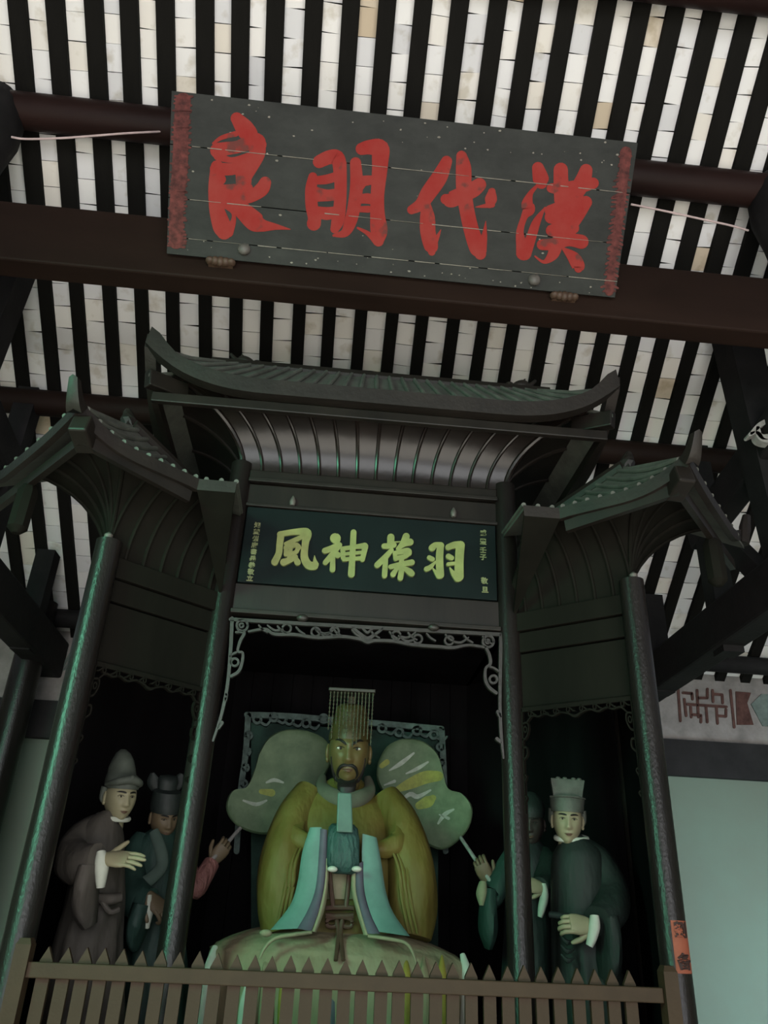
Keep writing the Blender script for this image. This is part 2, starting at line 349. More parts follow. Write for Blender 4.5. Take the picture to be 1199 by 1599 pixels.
# ================================================================== STRUCTURE
SL = 0.74                                                  # roof slope
ANG = math.atan(SL); cs, sn = math.cos(ANG), math.sin(ANG)
def roof_z(y): return 5.54-SL*(y-4.42)
RD = V((0, cs, -sn)); RN = V((0, -sn, -cs))                # down the slope; towards the room
b = MB()
y0, y1 = 0.4, 7.4
p = [(-4.4, y0, roof_z(y0)+.03), (5.2, y0, roof_z(y0)+.03), (5.2, y1, roof_z(y1)+.03), (-4.4, y1, roof_z(y1)+.03)]
b.prism(p, (0, 0, .06))
p = [(-4.4, y0, roof_z(y0)+.03), (5.2, y0, roof_z(y0)+.03), (5.2, -4.6, roof_z(y0)+.03-SL*5), (-4.4, -4.6, roof_z(y0)+.03-SL*5)]
b.prism(p, (0, 0, .06))
ceiling = struct(b.build('ceiling', M['rafter'], smooth=False), 'sloping roof underside of dark rafters and whitewashed tiles')
PITCH_X, PH = 0.23, 0.07
def rafter_mesh(w, ln):
    bb = MB(); bb.box(-w/2, w/2, 0, ln, 0, .045); return bb.mesh('rafter', M['rafter'], False)
sp = [(0.6, 4.36, .112), (4.3, 7.3, .092)]
for ya, yb, w in sp:
    ln = (yb-ya)/cs; me = rafter_mesh(w, ln)
    for k in range(-18, 22):
        x = PH+k*PITCH_X+.004*math.sin(k*2.3)
        o = place('rafter', me, ceiling, V((x, ya, roof_z(ya)))+RN*.047); o.rotation_euler = (-ANG, 0, .003*math.sin(k*1.7))
# whitewashed tiles between the rafters
EXPO = .162
def tile_mesh(seed):
    rnd = random.Random(seed); bb = MB(); ln, w, t = EXPO-rnd.uniform(.0015, .0055), .150, .010; nx = 4
    bow = rnd.uniform(-.004, .003); sk = rnd.uniform(-.006, .006)
    top, bot = [], []
    vs = []
    for j in (0, 1):
        for i in range(nx+1):
            u = i/nx-.5; z = bow*(1-4*u*u)+(.004 if j == 0 else 0)
            vs.append(V((u*w, j*ln+sk*u*2, -z)))
    n = len(vs); vs += [q+V((0, 0, t)) for q in vs]; q = nx+1
    fs = []
    for i in range(nx):
        fs += [(i, i+1, q+i+1, q+i), (n+i+1, n+i, n+q+i, n+q+i+1), (i+1, i, n+i, n+i+1), (q+i, q+i+1, n+q+i+1, n+q+i)]
    fs += [(0, q, n+q, n), (nx+q, nx, n+nx, n+nx+q)]
    bb.add(vs, fs); return bb
tms = [tile_mesh(i) for i in range(6)]
tme = [t.mesh('roof_tile', M['tile'], False) for t in tms]
cells = []
for k in range(-18, 21):
    xc = PH+(k+.5)*PITCH_X; rnd = random.Random(k*13+5); s = rnd.uniform(0, EXPO)+.35
    while s < 8.3:
        yy = .6+s*cs; s += EXPO+rnd.uniform(-.0005, .0025)
        c = V((xc, yy, roof_z(yy)))
        q = proj(c+RD*.08); vis = -60 < q[0] < 1260 and -60 < q[1] < 960
        if vis:                                        # hidden by the plaque, the beam or the shrine roofs
            x, y = q
            if 275 < x < 980 and 145+.123*(x-268) < y < 385+.10*(x-262): vis = False
            if 335+.1*x < y < 400+.1*x: vis = False
            if 260 < x < 940 and y > 610+.085*(x-260): vis = False
            if y > 700 and 140 < x < 1090: vis = False
        cells.append((0 if vis else 1, (c-EYE).dot(c_f), c, rnd.randrange(6), rnd.uniform(-.008, .008)))
cells.sort(key=lambda t: (t[0], t[1]))
rest = MB(); cnt = 0
RM = Matrix(((1, 0, 0), (0, RD.y, -RN.y), (0, RD.z, -RN.z)))   # rows overlap like shingles, seen from below
for hid, d, c, vi, tw in cells:
    R3 = RM @ Matrix.Rotation(tw, 3, 'Z')
    if not hid and cnt < 300:
        o = place('roof_tile', tme[vi], ceiling, c); o.rotation_mode = 'QUATERNION'; o.rotation_quaternion = R3.to_quaternion(); cnt += 1
    else:
        rest.add([c+R3 @ v for v in tms[vi].v], tms[vi].f)
o = rest.build('roof_tiles', M['tile'], ceiling, False); o['kind'] = 'stuff'

WB = 6.9
floor = struct(MB().box(-4.4, 5.2, -4.6, WB+.2, -.12, 0).build('floor', M['stone'], smooth=False))
wall_back = struct(MB().box(-4.4, 5.2, WB, WB+.2, 0, roof_z(WB)-.04).build('wall_back', M['plaster'], smooth=False), 'pale limewashed back wall')
struct(MB().box(-4.4, -4.2, -4.6, WB, 0, 3.6).build('wall_left', M['plaster'], smooth=False))
struct(MB().box(5.0, 5.2, -4.6, WB, 0, 3.6).build('wall_right', M['plaster'], smooth=False))
zb0 = at(1110, 1214, WB-.06).z; zb1 = at(1110, 1158, WB-.06).z; zf1 = at(1110, 1052, WB).z
tr = struct(MB().box(-4.2, 5.0, WB-.07, WB+.02, zb0, zb1).build('trim_1', M['band'], smooth=False), 'dark timber band along the back wall')
struct(MB().box(-4.2, 5.0, WB-.02, WB+.02, zb1, zf1).build('trim_2', M['frieze'], smooth=False), 'painted frieze above the dark timber band')
trim2 = bpy.data.objects['trim_2']
struct(MB().box(-4.2, 5.0, WB-.035, WB+.02, zf1, zf1+.03).build('trim_3', M['frieze'], smooth=False))
fy = WB-.022
def fr(px, py, h=0): return at(px, py, fy)+V((0, -h, 0))
# fret panel, red corner and grey lozenge of the frieze, right of the shrine
fb = MB()
for s_ in ([(1058, 1070), (1062, 1126)], [(1140, 1078), (1146, 1136)], [(1066, 1082), (1080, 1083), (1081, 1092)], [(1073, 1100), (1134, 1104)], [(1068, 1092), (1071, 1118)],
           [(1088, 1078), (1090, 1120)], [(1090, 1090), (1104, 1090), (1104, 1076)], [(1112, 1078), (1113, 1096)], [(1113, 1084), (1127, 1085), (1128, 1098)], [(1102, 1104), (1104, 1128)],
           [(1080, 1116), (1094, 1117), (1094, 1128)], [(1118, 1104), (1120, 1130)], [(1120, 1118), (1133, 1119), (1133, 1108)], [(1078, 1104), (1079, 1120)]):
    for a, c in zip(s_, s_[1:]): fb.brush([(*a, 4), (*c, 4)], fr, .008, 3, 2)
fb.build('fret_pattern', M['friezered'], trim2, False)
MB().prism([fr(1148, 1080), fr(1172, 1082), fr(1166, 1098), fr(1176, 1132), fr(1150, 1132)], (0, -.008, 0)).build('red_corner', M['friezered'], trim2, False)
MB().prism([fr(1172, 1100), fr(1188, 1084), fr(1240, 1086), fr(1240, 1136), fr(1190, 1134)], (0, -.01, 0)).build('lozenge', M['friezegrey'], trim2, False)
fb = MB()
for k in range(6): fb.brush([(88+k*6, 1008+k*2, 2), (80+k*5, 1030+k*2, 4), (74+k*5, 1046, 2)], fr, .006, 3, 3)
fb.build('leaf_pattern', M['friezegrey'], trim2, False)

def purlin(y, r, name='purlin', m='purlin', x0=-4.3, x1=5.1, dz=0):
    zc = roof_z(y)-(r+.05)/cs+dz
    return struct(MB().tube([(x0, y, zc), (0, y, zc), (x1, y, zc)], r, 20).build(name, M[m]))
purlin(3.42, .115); purlin(2.54, .115); purlin(5.02, .10, m='beam'); purlin(6.62, .08, m='black')
struct(MB().box(-4.3, 5.1, 3.35, 3.50, 4.745, 5.19).build('tie_beam', M['beam'], smooth=False, bevel=.012), 'broad brown red beam across the hall behind the black plaque')

def truss(x, s, right):
    t = thing('roof_truss', 'blackened roof truss at the %s' % ('right, with a pale carved bracket end' if right else 'left beside the dark red purlin'), 'truss', (x, 3.42, 0)); t['kind'] = 'structure'
    zc = roof_z(3.42)-.165/cs
    lp = MB().lathe([(.11, 4.70), (.125, 4.9), (.13, 5.3), (.16, 5.6), (.20, 5.85), (.19, 6.05), (.11, 6.2), (.03, 6.22)], (x, 3.42, 0), 18)
    lp.build('short_post', M['black'], t)
    MB().beam((x, 3.1, 3.56), (x, WB, 3.45), .2, .32).build('lower_beam', M['black'], t, False, bevel=.02)
    MB().beam((x, 3.2, 4.62), (x, 5.2, 4.30), .16, .26).build('upper_beam', M['black'], t, False, bevel=.02)
    st = MB(); st.hexa([(x-.06, 4.12, 3.6), (x+.06, 4.12, 3.6), (x+.06, 4.30, 3.6), (x-.06, 4.30, 3.6), (x-.13, 4.07, 5.56), (x+.13, 4.07, 5.56), (x+.13, 4.30, 5.50), (x-.13, 4.30, 5.50)])
    st.build('strut', M['black'], t, False)
    MB().beam((x, 5.02, 3.3), (x, 5.02, roof_z(5.02)-.1), .15, .15, (0, 1, 0)).build('strut', M['black'], t, False)
    MB().beam((x, 4.4, 3.6), (x, 5.0, 4.35), .10, .14).build('brace', M['black'], t, False)
    MB().beam((x, 6.15, 3.3), (x, 6.15, roof_z(6.15)-.1), .15, .15, (0, 1, 0)).build('strut', M['black'], t, False)
    if right:
        cb = MB(); k = V((x+.02, 3.05, 0))
        def P3(px, py): return at(px, py, 4.02)
        for s_ in ([(1166, 684, 5), (1178, 672, 8), (1192, 665, 7), (1206, 668, 8)], [(1164, 686, 6), (1174, 683, 5), (1184, 690, 8), (1200, 688, 9)], [(1176, 676, 6), (1178, 688, 9), (1186, 695, 6), (1202, 697, 6)]):
            cb.brush(s_, lambda a, c_, h: P3(a, c_)+V((0, -h, 0)), .06, 5, 5)
        cb.build('carved_bracket', M['palewood'], t)['label'] = 'pale carved scroll on the truss end'
    return t
truss(2.83, 1, True); truss(-2.38, -1, False)
struct(MB().lathe([(.12, 0), (.12, 3.84)], (-2.45, 6.5, 0), 24).build('pillar', M['post']), 'dark hall pillar at the left behind the shrine')

# ================================================================== BIG BLACK PLAQUE
PL0 = V((-1.075, 3.32, 4.868)); PU = V((1, 0, 0)); PT = V((0, 2.775-3.32, 5.53-4.868)); PH_ = PT.length; PVv = PT.normalized(); PN = PU.cross(PVv); PN = -PN if PN.y > 0 else PN
PWD = 2.615
plq = thing('hanging_plaque', 'big black board with four red brushed characters hanging over the shrine', 'plaque', PL0)
edges = [0, .155, .43, .745, 1.0]
def PP(u, v, h=0): return PL0+PU*u+PVv*v+PN*h
edges = [0, .11, .355, .68, 1.0]
for i in range(4):
    a, c = edges[i]*PH_, edges[i+1]*PH_; g = .0022
    MB().hexa([PP(0, a+g, -.035), PP(PWD, a+g, -.035), PP(PWD, a+g, 0), PP(0, a+g, 0), PP(0, c-g, -.035), PP(PWD, c-g, -.035), PP(PWD, c-g, 0), PP(0, c-g, 0)]).build('plank', M['plaque_black'], plq, False, bevel=.0015)
jb = MB(); rnd = random.Random(3)
for e in edges[1:4]:
    u = .12
    while u < PWD-.1:
        ln = rnd.uniform(.04, .30)
        if rnd.random() < .93:
            w = rnd.uniform(.0010, .0028); jb.hexa([PP(u, e*PH_-w, -.002), PP(u+ln, e*PH_-w*.7, -.002), PP(u+ln, e*PH_-w*.7, .0046), PP(u, e*PH_-w, .0046), PP(u, e*PH_+w, -.002), PP(u+ln, e*PH_+w*.6, -.002), PP(u+ln, e*PH_+w*.6, .0046), PP(u, e*PH_+w, .0046)])
        u += ln+rnd.uniform(0, .06)
jo = jb.build('joint_filler', M['chip'], plq, False); jo['label'] = 'pale filler showing in the plank joints'; jo['kind'] = 'stuff'
cb = MB()
for k in range(70):
    u = rnd.uniform(.02, PWD-.02); v = rnd.choice((rnd.uniform(.01, .06), rnd.uniform(.72, .84), rnd.uniform(0, .84))); r_ = rnd.uniform(.002, .006)
    cb.prism([PP(u+r_*rnd.uniform(.8, 2)*math.cos(a), v+r_*math.sin(a), .0006) for a in [k2*1.2566 for k2 in range(5)]], PN*-.002)
cb.build('paint_chips', M['chip'], plq, False)['kind'] = 'stuff'
def on_plq(px, py, h): return on_plane(px, py, PL0, PN)+PN*h
def zoomed(ox, oy, sc): return lambda x, y, h: on_plq(ox+x/sc, oy+y/sc, h)
CH = {}
CH['liang'] = ((250, 120, 4.996), [
    [(598, 325, 88), (650, 390, 125), (690, 445, 130)], [(450, 575, 110), (520, 560, 95), (610, 545, 90), (740, 500, 115), (775, 530, 100)], [(770, 520, 95), (755, 600, 115), (690, 720, 110), (670, 770, 95)],
    [(415, 520, 18), (480, 475, 30), (590, 445, 40)], [(450, 620, 60), (560, 650, 40), (700, 620, 60)], [(440, 720, 95), (560, 720, 85), (690, 700, 80)], [(440, 790, 90), (470, 800, 80)], [(640, 720, 100), (650, 830, 110), (600, 900, 70)],
    [(430, 890, 100), (520, 900, 110), (680, 870, 80)], [(445, 700, 90), (435, 850, 105), (440, 1020, 105), (480, 1160, 130), (500, 1210, 110)], [(530, 1210, 80), (570, 1130, 40), (570, 1060, 30), (520, 990, 80)],
    [(820, 825, 85), (790, 880, 100), (700, 940, 80), (600, 960, 70)], [(540, 960, 90), (640, 1040, 120), (740, 1130, 140), (800, 1160, 90), (900, 1170, 45), (1015, 1190, 6)]])
CH['ming'] = ((460, 180, 5.995), [
    [(230, 435, 110), (320, 395, 120), (395, 395, 125), (425, 480, 115)], [(420, 450, 120), (430, 640, 105), (425, 820, 105), (405, 980, 110), (375, 1065, 75)], [(170, 575, 75), (155, 690, 100), (160, 850, 105), (185, 960, 110), (180, 1015, 120)],
    [(200, 610, 70), (300, 600, 80), (400, 570, 80)], [(190, 740, 130), (300, 750, 100), (400, 740, 100)], [(190, 900, 90), (300, 920, 110), (400, 900, 90)],
    [(570, 445, 95), (580, 640, 110), (560, 830, 110), (525, 990, 105), (470, 1100, 75), (365, 1125, 22)], [(628, 315, 105), (700, 300, 125), (800, 310, 150), (800, 420, 140)], [(805, 340, 150), (795, 520, 130), (775, 750, 115), (775, 930, 125), (790, 1080, 145), (785, 1180, 90)],
    [(770, 1190, 60), (690, 1110, 40), (590, 1055, 18)], [(610, 620, 90), (690, 610, 85), (770, 600, 60)], [(610, 700, 40), (660, 650, 20)], [(590, 790, 70), (680, 780, 90), (760, 800, 80)], [(600, 880, 50), (690, 880, 60)]])
CH['dai'] = ((620, 200, 6.661), [
    [(515, 345, 105), (440, 510, 150), (330, 670, 150), (250, 790, 120), (150, 850, 85)], [(300, 800, 90), (315, 930, 140), (320, 1080, 145), (355, 1240, 130), (360, 1290, 70)], [(385, 1200, 60), (430, 1110, 30), (455, 1055, 5)],
    [(505, 740, 100), (560, 745, 150), (680, 690, 150), (790, 640, 150), (855, 590, 130)], [(670, 290, 100), (690, 420, 145), (695, 650, 145), (730, 880, 140), (780, 1090, 145), (840, 1250, 160), (865, 1310, 110)], [(880, 1280, 90), (905, 1130, 55), (922, 968, 5)],
    [(985, 660, 70), (975, 740, 115), (960, 790, 80)], [(990, 800, 50), (900, 812, 35), (815, 822, 8)]])
CH['han'] = ((780, 220, 5.212), [
    [(312, 220, 88), (335, 310, 118), (340, 345, 85)], [(295, 375, 25), (250, 430, 40), (225, 510, 85), (235, 560, 95), (200, 620, 50), (165, 740, 55), (180, 850, 85), (195, 910, 115)], [(205, 920, 95), (255, 790, 75), (300, 660, 60), (370, 540, 8)],
    [(497, 235, 105), (500, 340, 110), (515, 480, 130)], [(703, 240, 95), (675, 330, 120), (620, 420, 120)], [(420, 385, 70), (560, 390, 110), (760, 345, 85)], [(415, 570, 90), (560, 545, 140), (700, 500, 95)], [(420, 620, 100), (520, 620, 130), (640, 590, 100)],
    [(690, 510, 100), (650, 600, 80), (590, 690, 80)], [(425, 730, 90), (520, 710, 110), (600, 710, 85)], [(530, 480, 110), (515, 640, 110), (480, 800, 90)], [(345, 845, 80), (450, 840, 90), (560, 805, 95), (665, 822, 105)],
    [(460, 850, 95), (430, 930, 80), (360, 985, 28), (288, 940, 12)], [(520, 880, 25), (600, 950, 90), (640, 1020, 95), (640, 1040, 60)]])
for k, ((ox, oy, sc_), ss) in CH.items():
    bb = MB()
    for i, s_ in enumerate(ss): bb.brush([(a_, b_, w_*1.1) for a_, b_, w_ in s_], zoomed(ox, oy, sc_), .0012+.00012*i)
    bb.build('character', M['red'], plq, False)
bb = MB(); rnd = random.Random(11)
bb.brush([(286, 157, 24), (283, 200, 23), (281, 260, 24), (276, 320, 22), (275, 378, 22)], on_plq, .003)
for k in range(46):
    y = 150+k*5.2; x = 286-(y-145)*.045; bb.brush([(x-rnd.uniform(10, 15), y+rnd.uniform(-2, 2), 3), (x+rnd.uniform(10, 15), y+rnd.uniform(-1, 4), 4)], on_plq, .0034, 3, 2)
bb.build('inscription', M['dullred'], plq, False)
bb = MB()
bb.brush([(977, 238, 18), (972, 290, 14), (965, 350, 13), (957, 400, 10), (951, 455, 14)], on_plq, .003)
for k in range(36):
    y = 236+k*6.2; x = 977-(y-236)*.118; w = rnd.uniform(7, 14)
    bb.brush([(x-w, y+rnd.uniform(-1, 4), rnd.uniform(2, 4)), (x, y-1, 6), (x+w*.9, y+rnd.uniform(0, 4), rnd.uniform(2, 4))], on_plq, .0034, 3, 3)
bb.build('inscription', M['dullred'], plq, False)
for px, py in ((381, 389), (834, 437)):
    c = on_plq(px, py, .0); MB().ell(c, (.038, .03, .038), 18, 10).build('nail_boss', M['iron'], plq)
for px, py in ((345, 409), (880, 463)):
    bb = MB(); c = on_plq(px, py, .012)
    for k in range(5): bb.ell(c+PU*((k-2)*.03), (.026, .03, .032-.006*abs(k-2)), 12, 8)
    bb.box(c.x-.07, c.x+.07, c.y, c.y+.06, c.z-.018, c.z+.02)
    bb.build('cloud_clip', M['belt'], plq)

# cables along the upper purlin
zc = roof_z(3.42)
def cable(pts, name, lab):
    o = MB().tube(smooth_path([at(*q) for q in pts], 5), .0065, 8).build(name, M['cable']); return tag(o, lab, 'cable')
cable([(18, 214, 3.3), (40, 217, 3.3), (90, 216, 3.3), (135, 213, 3.3), (200, 208, 3.32), (262, 205, 3.4)], 'cable', 'pale pink cable drooping under the purlin left of the black plaque')
cable([(985, 319, 3.3), (1040, 330, 3.3), (1090, 341, 3.3), (1140, 352, 3.3), (1168, 360, 3.34)], 'cable', 'pale pink cable strung under the purlin right of the black plaque')

# ================================================================== SHRINE
CX = .22
shrine = thing('shrine', 'tall dark lacquered wooden shrine with upturned tiled roofs on a platform', 'shrine', (CX, 4.0, .95))
def mir(f): return lambda p: V((2*CX-p[0], p[1], p[2]))
YC = 4.0
PXL = {}
# posts: the two centre posts run up to the cornice, the two outer ones to the wing frieze
for x, y, r_, zt in ((-.575, 4.0, .062, 3.92), (1.005, 4.0, .062, 3.92), (-1.10, 3.55, .062, 3.16), (1.54, 3.55, .062, 3.16)):
    o = MB().lathe([(r_*1.25, .96), (r_*1.25, 1.06), (r_, 1.10), (r_, zt)], (x, y, 0), 28).build('post', M['post'], shrine)
    if zt < 3.5: MB().lathe([(.010, zt-.01), (.02, zt), (.022, zt+.02), (.006, zt+.035)], (x, y-.035, 0), 14).build('finial', M['iron'], o)
xl, xr = -.52, .95
def band(name, z0, z1, ya, yb, m='wood', bev=.006, lab=None):
    o = MB().box(xl, xr, ya, yb, z0, z1).build(name, M[m], shrine, False, bevel=bev)
    if lab: o['label'] = lab
    return o
band('cornice', 3.795, 3.875, 3.965, 4.05, 'wood')
band('cornice_moulding', 3.79, 3.815, 3.945, 3.97, 'fascia', .004)
band('frieze_board', 3.655, 3.79, 3.985, 4.03)
band('frieze_rail', 3.638, 3.658, 3.965, 4.0, 'fascia', .004)
band('lintel', 3.01, 3.165, 3.985, 4.05)
band('lintel_rail', 2.985, 3.01, 3.955, 4.03, 'fascia', .004)
for px, py in ((457, 783), (708, 801)):
    c = at(px, py, 3.97); MB().lathe([(.004, .035), (.016, .012), (.019, -.004), (.016, -.022), (.012, -.028)], c, 14).build('peg', M['iron'], shrine)
for px, py in ((472, 965), (677, 980)):
    c = at(px, py, 3.955); MB().ell(c, (.032, .022, .020), 14, 8).build('cloud_clip', M['carve'], shrine)

# carved openwork under the lintel (a scroll frame hung between the centre posts)
def car(px, py, h): return at(px, py, 3.985)+V((0, -h, 0))
def carve_part(strokes, fn, name, m='carve', depth=.022, parent=shrine, sc_=1.0):
    bb = MB()
    for s_ in strokes: bb.brush(s_, fn, depth, 5, 5)
    return bb.build(name, M[m], parent)
def ring(cx, cy, r_, w, a0=0, a1=330, n=9): return [(cx+r_*math.cos(math.radians(a0+(a1-a0)*k/n)), cy+r_*math.sin(math.radians(a0+(a1-a0)*k/n)), w) for k in range(n+1)]
def z8(x, y, h): return car(330+x/2.551, 940+y/2.551, h)
top = [[(78, 74, 14), (400, 93, 14), (760, 113, 14), (1150, 134, 14)], [(150, 122, 9), (215, 112, 10), (250, 132, 12), (330, 134, 12), (420, 146, 12), (520, 142, 12), (590, 152, 12), (620, 162, 16), (650, 158, 12), (720, 160, 12), (800, 174, 12), (900, 182, 12), (960, 186, 12), (1020, 176, 10), (1085, 184, 10)]]
for cx, cy, r_, w in ((124, 98, 22, 9), (1100, 162, 22, 9)): top.append(ring(cx, cy, r_, w, 0, 360)); top.append(ring(cx-3, cy, 8, 7))
for cx, cy, fl in ((300, 110, 1), (415, 124, -1), (490, 122, 1), (735, 138, -1), (820, 152, 1), (945, 158, -1)):
    top.append(ring(cx, cy, 17, 8, 200 if fl > 0 else -20, 500 if fl > 0 else -320)); top.append([(cx-fl*16, cy+4, 8), (cx-fl*46, cy+8, 9), (cx-fl*76, cy-12, 6)])
for cx in range(190, 1080, 74): top.append([(cx, 84+.05*cx*1.0+4, 7), (cx+14, 104+.05*cx, 8), (cx+34, 116+.05*cx, 6)])
top += [[(560, 104, 9), (590, 130, 12), (620, 150, 16), (650, 134, 12), (680, 112, 9)], [(600, 108, 9), (620, 126, 10), (640, 110, 9)]]
carve_part(top, z8, 'carved_valance')
lf = [[(84, 70, 14), (78, 190, 14), (66, 330, 13), (42, 450, 12), (8, 556, 8)], [(100, 125, 9), (132, 126, 12), (116, 160, 12), (106, 200, 10), (126, 208, 10), (122, 250, 12), (108, 282, 12), (78, 300, 12)], ring(94, 244, 15, 9, 60, 400), [(62, 372, 12), (58, 395, 10)], [(44, 484, 14), (30, 505, 12)], [(100, 205, 8), (85, 212, 8), (76, 222, 8)]]
carve_part(lf, z8, 'carved_bracket')
rf = [[(1150, 134, 14), (1148, 250, 13), (1146, 400, 12), (1150, 520, 12), (1160, 625, 7)], [(1090, 186, 10), (1104, 215, 12), (1108, 250, 12), (1090, 268, 10), (1088, 310, 12), (1102, 342, 12), (1132, 366, 12)], ring(1120, 312, 15, 9, 60, 400), [(1138, 440, 14), (1146, 460, 12)], [(1134, 548, 14), (1148, 560, 12)], [(1106, 262, 8), (1124, 268, 8), (1140, 280, 8)]]
carve_part(rf, z8, 'carved_bracket')

# coved soffit between cornice and the high eave, with battens
ov = .40
def cove(u, v, zt=3.985):
    """front cove: u along the front, v from the wall (0) to the eave (1)"""
    k = 1-math.cos(v*math.pi/2); hw = .785+ov*k
    return V((CX+(2*u-1)*hw, YC-.02-ov*k, 3.865+.36*math.sin(v*math.pi/2)))
NB = 14
for i in range(NB):
    g = .0
    MB().grid(3, 12, lambda u, v: cove((i+u)/NB, v), (0, .012, .012)).build('soffit_board', M['gloss'], shrine)
for i in range(NB+1):
    MB().tube([cove(i/NB, k/12)+V((0, -.002, -.003)) for k in range(13)], .011 if 0 < i < NB else .018, 8, (1, 0, 0)).build('batten', M['gloss'], shrine)
def cove_side(s):
    def f(u, v):
        k = 1-math.cos(v*math.pi/2); y = (YC-.02-ov*k)*(1-u)+(5.6+ov*k)*u
        return V((CX+s*(.785+ov*k), y, 3.865+.36*math.sin(v*math.pi/2)))
    MB().grid(6, 10, f, (-s*.012, 0, .012)).build('side_soffit', M['wood'], shrine)
    for j in range(7): MB().tube([f(j/6, k/8)+V((s*.003, 0, -.003)) for k in range(9)], .013, 6, (0, 1, 0)).build('batten', M['wood'], shrine)
cove_side(-1); cove_side(1)
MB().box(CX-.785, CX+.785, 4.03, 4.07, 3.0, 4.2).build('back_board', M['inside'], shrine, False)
# under-eave boards
EW = 1.30
def rise(d): return .24*max(0, (abs(d)-.6)/.72)**2.7
ue = MB().box(CX-1.26, CX+1.26, 3.50, 3.535, 3.985, 4.045); ue.build('eave_board', M['wood'], shrine, False, bevel=.006)
for s in (-1, 1):
    MB().box(*sorted((CX+s*1.225, CX+s*1.26)), 3.535, 6.1, 3.985, 4.045).build('eave_board', M['wood'], shrine, False)
    MB().beam((CX+s*1.12, 3.66, 4.16), (CX+s*1.30, 3.49, 4.12), .06, .10).build('hip_beam', M['wood'], shrine, False, bevel=.008)
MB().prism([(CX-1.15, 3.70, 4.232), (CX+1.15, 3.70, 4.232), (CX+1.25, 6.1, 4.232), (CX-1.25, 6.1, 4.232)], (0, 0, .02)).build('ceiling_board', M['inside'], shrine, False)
# the upturned eave blade
def eave_line(u):                                          # u -1..1
    d = u*1.33; return V((CX+d, 3.47, 4.055+rise(d)))
bl = MB(); R = []
for i in range(49):
    u = -1+2*i/48; p = eave_line(u); tip = max(0, (abs(u)-.86)/.14)
    h = .085+.05*tip**1.5 if tip < .999 else .10
    lean = V((0, -.01-.03*tip, 0)); x_in = -math.copysign(.02*tip, u)
    R.append([p+V((0, -.015, 0))+lean, p+V((0, .045, 0)), p+V((x_in, .045, h)), p+V((x_in, -.03, h))+lean])
bl.rings(R); bl.build('eave_fascia', M['fascia'], shrine, True, 30)
for s in (-1, 1):                                          # side blades
    R = []
    for i in range(25):
        y = 3.45+(6.15-3.45)*i/24; dd = max(0, abs(y-4.8)/1.35-.45)/.55; z = 4.055+.245*dd**2.7; xx = CX+s*1.31
        R.append([V((xx-.03, y, z)), V((xx+.03, y, z)), V((xx+.04, y, z+.09)), V((xx-.03, y, z+.09))])
    MB().rings(R).build('side_fascia', M['fascia'], shrine, True, 30)
# tiled slope, ridge and tile rolls
def slope(u, v):
    d = (2*u-1)*(1.26*(1-v)+1.02*v); z0 = 4.125+rise((2*u-1)*1.26); return V((CX+d, 3.46+.30*v, z0*(1-v)+4.47*v))
MB().grid(40, 6, slope, (0, .02, -.03)).build('roof_slope', M['rooftile'], shrine)
for i in range(1, 27):
    u = i/27
    MB().tube([slope(u, k/5)+V((0, -.004, .006)) for k in range(6)], .013, 8).build('tile_roll', M['rooftile'], shrine)
MB().tube([(CX-1.03, 3.775, 4.465), (CX, 3.775, 4.465), (CX+1.03, 3.775, 4.465)], .04, 8, flat=1.3).build('ridge', M['fascia'], shrine)
MB().prism([(CX-1.02, 3.78, 4.43), (CX+1.02, 3.78, 4.43), (CX+1.25, 6.1, 4.1), (CX-1.25, 6.1, 4.1)], (0, 0, -.02)).build('rear_slope', M['rooftile'], shrine, False)
for s in (-1, 1):
    MB().prism([(CX+s*1.02, 3.78, 4.43), (CX+s*1.29, 3.47, 4.14), (CX+s*1.29, 6.1, 4.1)], (0, 0, -.02)).build('rear_slope', M['rooftile'], shrine, False)
for px, py, s in ((378, 570, -1), (818, 608, 1)):           # little beasts on the ridge
    c = at(px, py-4, 3.775); bb = MB()
    bb.sweep([c+V((s*-.075, 0, -.02)), c+V((s*-.04, 0, .0)), c+V((0, 0, .012)), c+V((s*.035, 0, .012)), c+V((s*.075, 0, .055))], [(.02, .018), (.03, .032), (.03, .034), (.018, .016), (.010, .010)], 12)
    bb.ell(c+V((s*-.09, 0, 0)), (.03, .024, .024), 12, 8)
    bb.tube([c+V((s*-.01, 0, .03)), c+V((s*.01, 0, .06))], [.014, .004], 8)
    bb.build('ridge_beast', M['fascia'], shrine)

